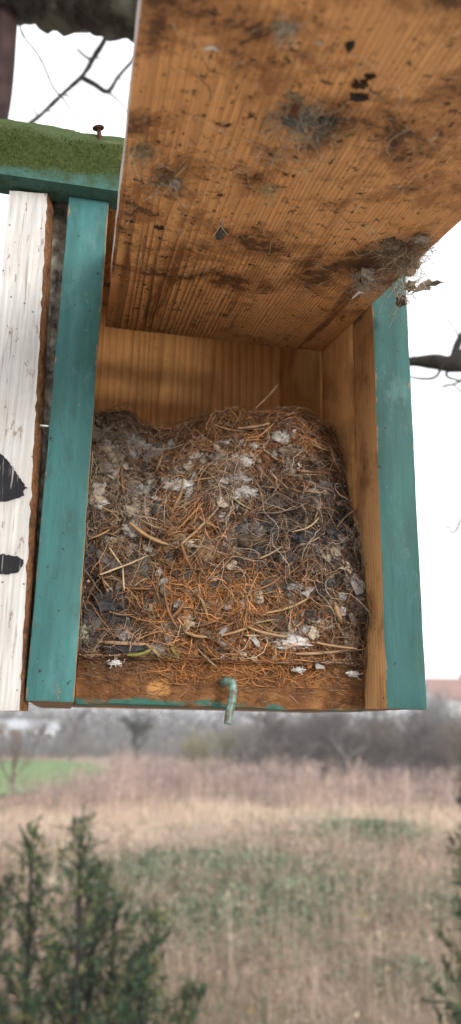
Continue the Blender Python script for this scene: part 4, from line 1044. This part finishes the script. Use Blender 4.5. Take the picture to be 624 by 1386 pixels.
# straws: flat blades of dry grass and stalks that can be picked apart
def straw(px0, py0, px1, py1, wpx, colr, bend=0.0, seed=0, name='straw', lift=0.004):
    r2 = np.random.default_rng(seed+1000); K = 7
    ts = np.linspace(0, 1, K); q = []
    nx_, ny_ = -(py1-py0), (px1-px0); L = math.hypot(nx_, ny_)+1e-6
    for t in ts:
        b = bend*math.sin(t*math.pi)
        p = nest_pt(px0+(px1-px0)*t+nx_*b, py0+(py1-py0)*t+ny_*b, lift); q.append(p)
    q = np.array(q); q[:, 1] = np.minimum(np.interp(ts, [0, 1], [q[0, 1], q[-1, 1]])+0.0008, q[:, 1])-0.0006-0.0012*np.sin(ts*np.pi)
    wm = wpx*0.00043*np.interp(ts, [0, 0.2, 0.85, 1], [0.6, 1, 0.95, 0.4])
    T_ = np.gradient(q, axis=0); T_ /= np.linalg.norm(T_, axis=1, keepdims=True)
    nn = np.array([0, -1, 0.25])+r2.normal(size=3)*0.35; sd_ = np.cross(T_, nn); sd_ /= np.linalg.norm(sd_, axis=1, keepdims=True)
    nv = np.cross(sd_, T_)
    Vv = []; Ff = []
    for i in range(K):
        h = wm[i]/2
        Vv += [q[i]-sd_[i]*h, q[i]+nv[i]*h*0.5, q[i]+sd_[i]*h, q[i]-nv[i]*h*0.12]
    for i in range(K-1):
        for j in range(4): Ff.append((i*4+j, i*4+(j+1) % 4, (i+1)*4+(j+1) % 4, (i+1)*4+j))
    Ff += [(0, 1, 2, 3), ((K-1)*4+3, (K-1)*4+2, (K-1)*4+1, (K-1)*4)]
    Cc = np.repeat((np.array(colr)*(0.85+0.3*r2.random((K, 1)))), 4, 0)
    return from_np(name, np.array(Vv)+NO, np.array(Ff), attr, nest, C=Cc)
TAN = (0.32, 0.20, 0.105); PAL1 = (0.42, 0.315, 0.19); RED = (0.21, 0.105, 0.05); GRN = (0.17, 0.16, 0.045)
ST = [(132, 868, 202, 872, 7, TAN, 0.01), (198, 872, 218, 890, 5, TAN, 0), (172, 886, 206, 878, 6, GRN, 0.1), (230, 872, 242, 890, 5, GRN, 0.1), (150, 724, 178, 708, 5, TAN, 0.05), (176, 708, 230, 738, 6, TAN, 0.08),
      (232, 732, 272, 692, 7, RED, 0.06), (238, 742, 292, 690, 5, TAN, 0.03), (135, 778, 200, 752, 4, PAL1, 0.02), (134, 780, 154, 802, 4, PAL1, 0), (148, 742, 166, 768, 3, PAL1, 0.02), (166, 768, 168, 800, 3, PAL1, 0.02),
      (204, 575, 202, 605, 4, RED, 0.05), (165, 632, 168, 670, 5, RED, 0.04), (245, 735, 262, 775, 5, RED, 0.05), (258, 730, 275, 778, 5, RED, -0.04), (250, 855, 280, 862, 6, TAN, 0.08), (228, 838, 250, 812, 5, RED, 0.1),
      (345, 553, 376, 520, 5, TAN, 0.03), (322, 580, 370, 572, 6, TAN, 0.05), (290, 575, 330, 584, 3, TAN, 0.08), (398, 636, 438, 640, 4, TAN, 0.05), (362, 645, 384, 668, 4, RED, 0.05), (366, 640, 390, 662, 3, TAN, 0.03),
      (312, 672, 340, 690, 4, PAL1, 0.06), (350, 694, 420, 678, 3, (0.16, 0.11, 0.08), 0.10), (334, 848, 392, 862, 5, TAN, 0.06), (330, 860, 380, 856, 3, PAL1, 0.05), (210, 640, 222, 600, 4, TAN, 0.05),
      (395, 720, 432, 700, 3, PAL1, 0.12), (400, 738, 440, 720, 3, PAL1, 0.1), (452, 815, 462, 842, 8, TAN, 0.05), (428, 870, 482, 878, 4, TAN, 0.03), (400, 885, 470, 880, 5, (0.30, 0.19, 0.11), 0.02),
      (270, 700, 300, 716, 4, TAN, 0.1), (222, 800, 240, 850, 4, RED, 0.08), (262, 800, 282, 840, 4, TAN, -0.06), (300, 860, 345, 845, 4, TAN, 0.04), (120, 730, 150, 716, 3, TAN, 0.05), (212, 690, 232, 664, 3, TAN, 0.05),
      (420, 600, 452, 612, 4, TAN, 0.08), (446, 600, 462, 640, 3, RED, 0.1), (300, 775, 345, 768, 4, RED, 0.06), (340, 800, 380, 780, 4, RED, 0.08), (360, 830, 420, 808, 4, TAN, 0.06), (265, 650, 300, 640, 3, TAN, 0.1)]
r3 = random.Random(21)
for i in range(130):
    x = r3.uniform(125, 470); y = r3.uniform(600, 880); a = r3.gauss(0.0, 0.7); L = r3.uniform(14, 44)
    c = r3.choice([TAN, RED, (0.16, 0.08, 0.04), (0.26, 0.19, 0.11), (0.17, 0.10, 0.06), (0.22, 0.14, 0.08)])
    if x > 450 and y < 700: continue
    ST.append((x, y, x+L*math.cos(a), y+L*math.sin(a), r3.choice([1.0, 1.3, 1.8, 2.4, 3.2]), c, r3.uniform(-0.10, 0.10)))
for i, s in enumerate(ST): straw(*s[:6], bend=s[6], seed=i, lift=0.0035+0.002*(i % 3))
# pale feathers, wool tufts, droppings and dark seed husks
FUZZ = []
def bit(px, py, rx, ry, colr, kind, seed, rot=0.0):
    p = nest_pt(px, py, 0.003); sc = 0.00043; ca, sa = math.cos(rot), math.sin(rot)
    ax = np.array([ca, 0.1, -sa])*rx*sc; ay = np.array([sa, 0.1, ca])*ry*sc
    if kind == 'flake' and sum(colr) > 1.3: kind = 'lump'; ry = ry*0.8
    if kind == 'flake':
        return flake('husk' if sum(colr) < 0.5 else 'feather_scrap', p+NO+np.array([0, -0.0010, 0]), ax, ay, np.array([0, -1, 0.2]), attr, nest, colr, curl=0.18, seed=seed, rag=0.5, n=9)
    q = np.random.default_rng(seed+500); n = int(24+rx*ry*0.35)
    b_ = p+q.normal(size=(n, 3))*np.array([rx*sc*0.6, 0.0012, ry*sc*0.6])+np.array([0, -0.0012, 0])
    dd = q.normal(size=(n, 3)); dd[:, 1] = -np.abs(dd[:, 1])*0.6; dd /= np.linalg.norm(dd, axis=1, keepdims=True); kk = q.normal(size=(n, 3))*2.5; L = (0.0010+0.0028*q.random((n, 1)))
    PP = [b_]
    for j in range(5): dd = dd+np.cross(dd, kk)/5; dd /= np.linalg.norm(dd, axis=1, keepdims=True); PP.append(PP[-1]+dd*L/5)
    FUZZ.append(ribbons(np.stack(PP, 1)+NO, np.full((n, 1), 0.00022), None, np.array(colr)*(0.5+0.9*q.random((n, 1)))))
    return lump('fluff_tuft' if sum(colr) > 0.5 else 'dark_clot', p+NO+np.array([0, 0.0008, 0]), rx*sc, 0.0011+0.06*rx*sc, ry*sc, attr, nest, amp=1.0, fr=1.9, seed=seed, colr=colr)
WH = (0.50, 0.48, 0.45); GR = (0.29, 0.275, 0.26); BE = (0.36, 0.30, 0.225); DK = (0.045, 0.045, 0.048)
BITS = [(388, 590, 14, 9, WH, 'flake', 0.5), (384, 610, 6, 6, WH, 'flake', 0), (343, 603, 5, 4, WH, 'flake', 0), (316, 601, 12, 6, WH, 'flake', 0.1), (320, 624, 14, 8, WH, 'flake', 0.3), (320, 652, 14, 9, GR, 'lump', 0.2), (332, 668, 12, 7, WH, 'flake', -0.2),
        (238, 655, 14, 8, WH, 'flake', 0.2), (255, 668, 5, 20, GR, 'flake', 0.2), (174, 602, 18, 11, GR, 'lump', 0.2), (125, 670, 12, 9, BE, 'lump', 0), (128, 680, 12, 7, WH, 'flake', 0.6), (188, 692, 15, 12, BE, 'lump', 0.3), (158, 730, 8, 6, BE, 'flake', 0),
        (172, 632, 7, 4, BE, 'flake', 0.6), (312, 734, 26, 12, BE, 'lump', 0.1), (402, 870, 22, 7, WH, 'flake', 0.05), (404, 907, 9, 4, WH, 'flake', 0), (156, 897, 10, 5, WH, 'flake', -0.5), (174, 838, 9, 4, WH, 'flake', 0.4), (116, 855, 7, 9, (0.45, 0.47, 0.36), 'lump', 0),
        (406, 617, 9, 10, DK, 'lump', 0.2), (290, 800, 9, 12, DK, 'flake', 0.2), (372, 716, 9, 12, DK, 'flake', 0.4), (476, 690, 14, 8, GR, 'flake', -0.6), (490, 715, 9, 9, BE, 'lump', 0), (489, 745, 11, 10, GR, 'lump', 0.2), (450, 750, 9, 7, BE, 'lump', 0.2), (470, 768, 9, 7, BE, 'flake', 0),
        (500, 720, 6, 9, DK, 'lump', 0), (420, 735, 14, 12, DK, 'lump', 0.3), (400, 760, 14, 10, DK, 'lump', 0.1), (355, 750, 12, 14, DK, 'lump', 0.1), (120, 760, 13, 12, DK, 'lump', 0), (160, 845, 14, 10, DK, 'lump', 0), (205, 785, 10, 12, DK, 'lump', 0.4), (250, 776, 9, 7, DK, 'flake', 0),
        (188, 668, 14, 10, GR, 'lump', 0.5), (210, 672, 10, 8, DK, 'lump', 0), (140, 590, 18, 10, (0.24, 0.22, 0.2), 'lump', 0.1), (206, 620, 10, 14, (0.2, 0.18, 0.16), 'lump', 0.2), (150, 650, 12, 14, BE, 'lump', 0.4), (440, 660, 10, 8, (0.16, 0.14, 0.13), 'lump', 0.2), (478, 912, 9, 5, WH, 'flake', -0.3), (432, 902, 10, 6, GR, 'flake', 0.1),
        (170, 875, 20, 7, DK, 'lump', 0), (460, 730, 10, 10, DK, 'lump', 0), (340, 715, 14, 8, (0.18, 0.16, 0.15), 'lump', 0), (326, 780, 8, 10, DK, 'lump', 0.2), (224, 748, 8, 9, DK, 'lump', 0.2), (486, 790, 8, 10, GR, 'flake', 0.5), (488, 820, 7, 9, (0.2, 0.17, 0.15), 'lump', 0.2)]
for i in range(190):
    x = r3.uniform(115, 485); y = r3.uniform(600, 880)
    if x > 455 and y < 690: continue
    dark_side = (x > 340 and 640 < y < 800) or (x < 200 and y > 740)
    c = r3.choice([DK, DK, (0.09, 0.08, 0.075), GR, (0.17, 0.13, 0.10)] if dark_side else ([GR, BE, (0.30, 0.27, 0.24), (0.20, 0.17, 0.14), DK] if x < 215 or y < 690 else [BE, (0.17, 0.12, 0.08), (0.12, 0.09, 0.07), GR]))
    BITS.append((x, y, r3.uniform(3, 9), r3.uniform(3, 8), c, r3.choice(['flake', 'lump']), r3.uniform(-1, 1)))
for i in range(46):                              # bigger clods: black mould, grey felt, buff moss
    x = r3.uniform(118, 480); y = r3.uniform(610, 870)
    if x > 450 and y < 700: continue
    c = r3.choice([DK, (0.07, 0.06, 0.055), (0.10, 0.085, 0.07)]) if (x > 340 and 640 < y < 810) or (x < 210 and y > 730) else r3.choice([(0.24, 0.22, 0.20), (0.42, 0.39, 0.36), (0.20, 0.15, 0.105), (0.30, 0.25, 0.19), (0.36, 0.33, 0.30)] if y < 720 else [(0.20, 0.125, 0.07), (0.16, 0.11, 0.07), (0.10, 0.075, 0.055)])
    BITS.append((x, y, r3.uniform(8, 15), r3.uniform(6, 11), c, 'lump', r3.uniform(-1, 1)))
for i, b in enumerate(BITS): bit(b[0], b[1], b[2]*(1.3 if b[1] < 890 else 0.8), b[3]*(1.3 if b[1] < 890 else 0.8), b[4], b[5], i, b[6])

V, F, C = join(FUZZ); tag(from_np('fluff', V, F, attr, nest, C=C), kind='stuff')

n = 1500; x = X0+(X1-X0)*rng.random(n); z = 0.036-0.022*rng.random(n)**2.2
a = rng.normal(size=n)*0.7; L = 0.004+0.016*rng.random(n)**2; cv = rng.normal(size=n)*0.9; PP = []
for j in range(6):
    PP.append(np.stack([np.clip(x, X0, X1), REC-0.0012-0.0026*rng.random(n)*math.sin(j/5*math.pi), np.maximum(z, 0.012)], -1)); a = a+cv/6; x = x+np.cos(a)*L/5; z = z+np.sin(a)*L/5
P = np.stack(PP, 1); C = zone_col(P[:, 3, :]-np.array([0, 0, -0.012]))*(0.3+0.9*rng.random((n, 1)))
V, F, C = ribbons(P+NO, np.full((n, 1), 0.0003), np.array([0, -1, 0.2])+rng.normal(size=(n, 1, 3))*0.4, C)
tag(from_np('spilled_fibres', V, F, attr, nest, C=C), kind='stuff')
# crust of dust and fibre clinging to the front rail (belongs to the rail)
n = 900; x = X0+(X1-X0)*rng.random(n); z = 0.0005+0.024*rng.random(n)**0.6
a = rng.normal(size=n)*0.8; L = 0.003+0.010*rng.random(n)**2
d = np.stack([np.cos(a), 0*a, np.sin(a)*0.7], -1)*L[:, None]; b = np.stack([x, np.full(n, REC-0.0006), z], -1)
P = np.stack([b, b+d*0.5+np.stack([0*a, -0.0012*rng.random(n), 0*a], -1), b+d], 1); P[..., 2] = np.clip(P[..., 2], 0.0004, 0.028); P[..., 0] = np.clip(P[..., 0], X0, X1)
C = np.array([0.17, 0.08, 0.034])*(0.3+1.0*rng.random((n, 1))); C[rng.random(n) < 0.08] = (0.28, 0.20, 0.13)
V, F, C = ribbons(P, np.full((n, 1), 0.0003)*np.array([0.6, 1, 0.4]), np.array([0, -1, 0.0])+rng.normal(size=(n, 1, 3))*0.4, C)
tag(from_np('fibre_crust', V, F, attr, rail, C=C), kind='stuff')

# ================================================================== litter stuck to the raised door
def hairs_at(c, n, rad, L0, L1, wd, cols, nrm, seed, K=6, curl=1.4, down=0.0):
    q = np.random.default_rng(seed); b = c+q.normal(size=(n, 3))*rad
    d = q.normal(size=(n, 3)); d /= np.linalg.norm(d, axis=1, keepdims=True); L = L0+(L1-L0)*q.random((n, 1))**2
    kk = q.normal(size=(n, 3))*curl; P = [b]
    for j in range(K-1):
        d = d+np.cross(d, kk)/K+np.array([0, 0, -down/K]); d /= np.linalg.norm(d, axis=1, keepdims=True); P.append(P[-1]+d*L/(K-1))
    P = np.stack(P, 1)
    # keep hairs below the door's underside
    o = np.array([0, DY, DZ]); h = (P-o)@Dn; P = P+np.maximum(0.0004-h, 0)[..., None]*Dn
    C = np.array(cols)[q.integers(0, len(cols), n)]*(0.7+0.6*q.random((n, 1)))
    return ribbons(P, np.full((n, 1), wd), None, C)
def debris(name, label, cat, px, py, hairs=None, lumps=(), flakes=(), group=None):
    c = on_door(px, py); root = empty(name, c+B0); o = -c
    if hairs:
        V, F, C = join([hairs_at(on_door(*h[0])+Dn*h[1], *h[2:]) for h in hairs])
        tag(from_np('hair', V+o, F, attr, root, C=C), kind='stuff')
    for i, (nm, a, b, rx, ry, rz, cl, off) in enumerate(lumps):
        lump(nm, on_door(a, b)+Dn*off*0.6+o, rx*0.9, ry*0.9, rz*0.75, attr, root, 0.95, 1.7, int(a+b), cl)
    for i, (nm, a, b, rx, ry, cl, off, rt) in enumerate(flakes):
        e1 = np.array([math.cos(rt), -0.3*math.sin(rt), 0.2]); e2 = np.array([-math.sin(rt)*0.6, -math.cos(rt), -0.2])
        flake(nm, on_door(a, b)+Dn*off+o, e1*rx, e2*ry, Dn, attr, root, cl, 0.4, 9, int(a*3+b), rag=0.4)
    return tag(root, label, cat, group)
HC = [(0.34, 0.26, 0.17), (0.24, 0.17, 0.11), (0.42, 0.35, 0.27), (0.12, 0.085, 0.06)]
debris('cobweb_clump', 'large hairy cobweb and wool clump hanging at the door right edge', 'cobweb', 540, 335,
       hairs=[((545, 340), 0.004, 420, 0.0055, 0.006, 0.026, 0.00022, HC, None, 1), ((560, 330), 0.004, 160, 0.004, 0.006, 0.022, 0.00022, HC, None, 2), ((495, 372), 0.004, 320, 0.0032, 0.004, 0.013, 0.00022, [(0.5, 0.43, 0.36), (0.36, 0.3, 0.23)], None, 3), ((548, 378), 0.006, 60, 0.003, 0.01, 0.04, 0.00024, HC, None, 4, 6, 0.8, 1.2)],
       lumps=[('wool_tuft', 498, 364, 0.0038, 0.003, 0.0042, (0.42, 0.36, 0.29), 0.003), ('wool_tuft', 493, 378, 0.003, 0.0022, 0.003, (0.46, 0.41, 0.36), 0.004), ('wool_tuft', 570, 318, 0.0045, 0.003, 0.002, (0.30, 0.25, 0.20), 0.004), ('dirt_lump', 530, 326, 0.0055, 0.004, 0.0035, (0.18, 0.145, 0.105), 0.003), ('dirt_lump', 550, 355, 0.007, 0.004, 0.005, (0.22, 0.165, 0.105), 0.004), ('dirt_lump', 556, 380, 0.003, 0.003, 0.003, (0.10, 0.08, 0.06), 0.005), ('dirt_lump', 544, 403, 0.003, 0.003, 0.0045, (0.05, 0.035, 0.03), 0.003), ('seed', 490, 372, 0.0012, 0.001, 0.0022, (0.04, 0.03, 0.03), 0.006)],
       flakes=[('leaf_scrap', 574, 372, 0.006, 0.004, (0.34, 0.28, 0.22), 0.006, 0.3), ('leaf_scrap', 590, 366, 0.005, 0.002, (0.13, 0.11, 0.09), 0.007, 0.2), ('leaf_scrap', 520, 330, 0.004, 0.003, (0.16, 0.12, 0.09), 0.003, 0.8), ('feather_scrap', 486, 388, 0.005, 0.0016, (0.7, 0.66, 0.6), 0.004, 0.9)])
debris('cobweb_clump', 'grey cobweb clump holding a brown seed on the door centre', 'cobweb', 415, 150,
       hairs=[((405, 155), 0.002, 220, 0.0045, 0.006, 0.02, 0.00022, [(0.30, 0.30, 0.26), (0.42, 0.36, 0.26), (0.16, 0.15, 0.13)], None, 11), ((440, 165), 0.002, 90, 0.003, 0.005, 0.016, 0.00022, [(0.06, 0.05, 0.04), (0.2, 0.16, 0.11)], None, 12), ((360, 185), 0.0012, 14, 0.006, 0.02, 0.045, 0.0003, [(0.48, 0.33, 0.18)], None, 13)],
       lumps=[('dust_lump', 405, 163, 0.0060, 0.0032, 0.0016, (0.14, 0.13, 0.105), 0.0008), ('seed', 399, 141, 0.0014, 0.0020, 0.0016, (0.17, 0.06, 0.03), 0.0045), ('dust_lump', 445, 163, 0.0042, 0.0025, 0.0014, (0.05, 0.04, 0.03), 0.0006), ('dust_lump', 396, 128, 0.0026, 0.002, 0.0010, (0.25, 0.18, 0.11), 0.0006)])
debris('cocoon', 'small round tan fuzzy cocoon on the door', 'cocoon', 365, 253, hairs=[((365, 253), 0.001, 130, 0.0016, 0.003, 0.008, 0.0002, [(0.5, 0.36, 0.2)], None, 21)], lumps=[('silk_case', 365, 253, 0.0028, 0.0034, 0.0018, (0.46, 0.32, 0.16), 0.001)])
debris('cocoon', 'pale flat cobweb cocoon near the door left edge', 'cocoon', 190, 203, hairs=[((190, 203), 0.001, 150, 0.003, 0.004, 0.012, 0.0002, [(0.42, 0.33, 0.2), (0.3, 0.24, 0.15)], None, 22)], lumps=[('silk_case', 190, 203, 0.0036, 0.0036, 0.0010, (0.27, 0.195, 0.11), 0.0004)])
debris('dead_grub', 'dark oval husk with thin pale legs near the door back edge', 'husk', 300, 312, hairs=[((300, 300), 0.002, 12, 0.0008, 0.004, 0.009, 0.00028, [(0.5, 0.4, 0.28)], None, 31)], lumps=[('shell', 300, 313, 0.0026, 0.0055, 0.0026, (0.10, 0.085, 0.075), 0.002)])
debris('straw_scrap', 'short straw piece caught in web on the door left part', 'straw', 241, 232, hairs=[((228, 240), 0.001, 120, 0.0035, 0.005, 0.016, 0.00024, [(0.09, 0.07, 0.05), (0.3, 0.22, 0.14), (0.5, 0.42, 0.3)], None, 41)], flakes=[('stalk', 241, 230, 0.0014, 0.0085, (0.42, 0.27, 0.12), 0.0022, -0.45), ('feather_scrap', 236, 246, 0.004, 0.004, (0.42, 0.37, 0.3), 0.0012, 0.5)])
debris('dropping', 'dark brown curved dropping upper right on the door', 'dropping', 494, 108, lumps=[('clot', 488, 112, 0.0024, 0.0022, 0.001, (0.045, 0.022, 0.012), 0.0005), ('clot', 502, 103, 0.0017, 0.0017, 0.0009, (0.045, 0.022, 0.012), 0.0005)])
debris('dropping', 'blackish smeared dropping just under the brown curved one', 'dropping', 486, 130, lumps=[('clot', 486, 130, 0.0034, 0.0018, 0.0012, (0.035, 0.025, 0.02), 0.0005)])
debris('dropping', 'small black dropping near the top middle of the door', 'dropping', 474, 61, lumps=[('clot', 474, 61, 0.0015, 0.002, 0.0014, (0.03, 0.027, 0.02), 0.0006)])
debris('dropping', 'lone dark oval dropping on the bare left part of door', 'dropping', 215, 307, lumps=[('clot', 215, 307, 0.0026, 0.0020, 0.0009, (0.05, 0.02, 0.012), 0.0003)])
debris('feather_scrap', 'white fluffy feather scrap near the top of the door', 'feather', 386, 36, hairs=[((386, 36), 0.001, 110, 0.0018, 0.003, 0.007, 0.0002, [(0.45, 0.39, 0.30)], None, 51)], flakes=[('vane', 386, 36, 0.0026, 0.0022, (0.40, 0.34, 0.26), 0.001, 0.3), ('vane', 432, 54, 0.0022, 0.0006, (0.45, 0.38, 0.30), 0.001, -0.6)])
debris('feather_scrap', 'thin white quill scrap at the upper left of the door', 'feather', 286, 61, flakes=[('quill', 286, 61, 0.0026, 0.00035, (0.66, 0.60, 0.52), 0.001, -0.15)])
# hairs and dust scattered over the door (belongs to the door)
Rt = np.array(Rx); inv = lambda P: (P-np.array([0, DY, DZ]))@Rt
n = 520; q = np.random.default_rng(77)
lx = DX0+0.004+(DX1-DX0-0.008)*q.random(n); ly = -(0.02+0.29*q.random(n)**0.8)
a = q.random(n)*6.28; L = 0.004+0.022*q.random(n)**2.5; cv = q.normal(size=n)*1.6; P = []; zx = np.full(n, -0.0004)
for j in range(7):
    P.append(np.stack([lx, ly, zx-0.0012*q.random(n)*math.sin(j/6*math.pi)], -1)); a = a+cv/7; lx = np.clip(lx+np.cos(a)*L/6, DX0+0.001, DX1-0.001); ly = np.minimum(ly+np.sin(a)*L/6, -0.003)
P = np.stack(P, 1); C = np.array([(0.50, 0.36, 0.20), (0.40, 0.26, 0.13), (0.10, 0.06, 0.04), (0.6, 0.5, 0.38)])[q.integers(0, 4, n)]
V, F, C = ribbons(P, np.full((n, 1), 0.00022), np.array([0, 0, 1.0])+q.normal(size=(n, 1, 3))*0.2, C)
tag(from_np('stuck_hair', V, F, attr, door, C=C), kind='stuff')

# ------------------------------------------------------------------ winter air
hz = bpy.data.materials.new('winter_haze'); hz.use_nodes = True; t_ = hz.node_tree; t_.nodes.clear()
pv = t_.nodes.new('ShaderNodeVolumePrincipled'); pv.inputs['Density'].default_value = 0.0013; pv.inputs['Color'].default_value = (0.92, 0.94, 0.97, 1)
mo = t_.nodes.new('ShaderNodeOutputMaterial'); t_.links.new(pv.outputs[0], mo.inputs['Volume'])
bm = bmesh.new(); bmesh.ops.create_cube(bm, size=1.0)
for v in bm.verts: v.co = Vector((v.co.x*2500, 300+v.co.y*2500, (-1.2 if v.co.z < 0 else 14.0)))
tag(from_bm('haze', bm, hz), 'thin pale winter haze over the whole field', 'haze', kind='stuff')
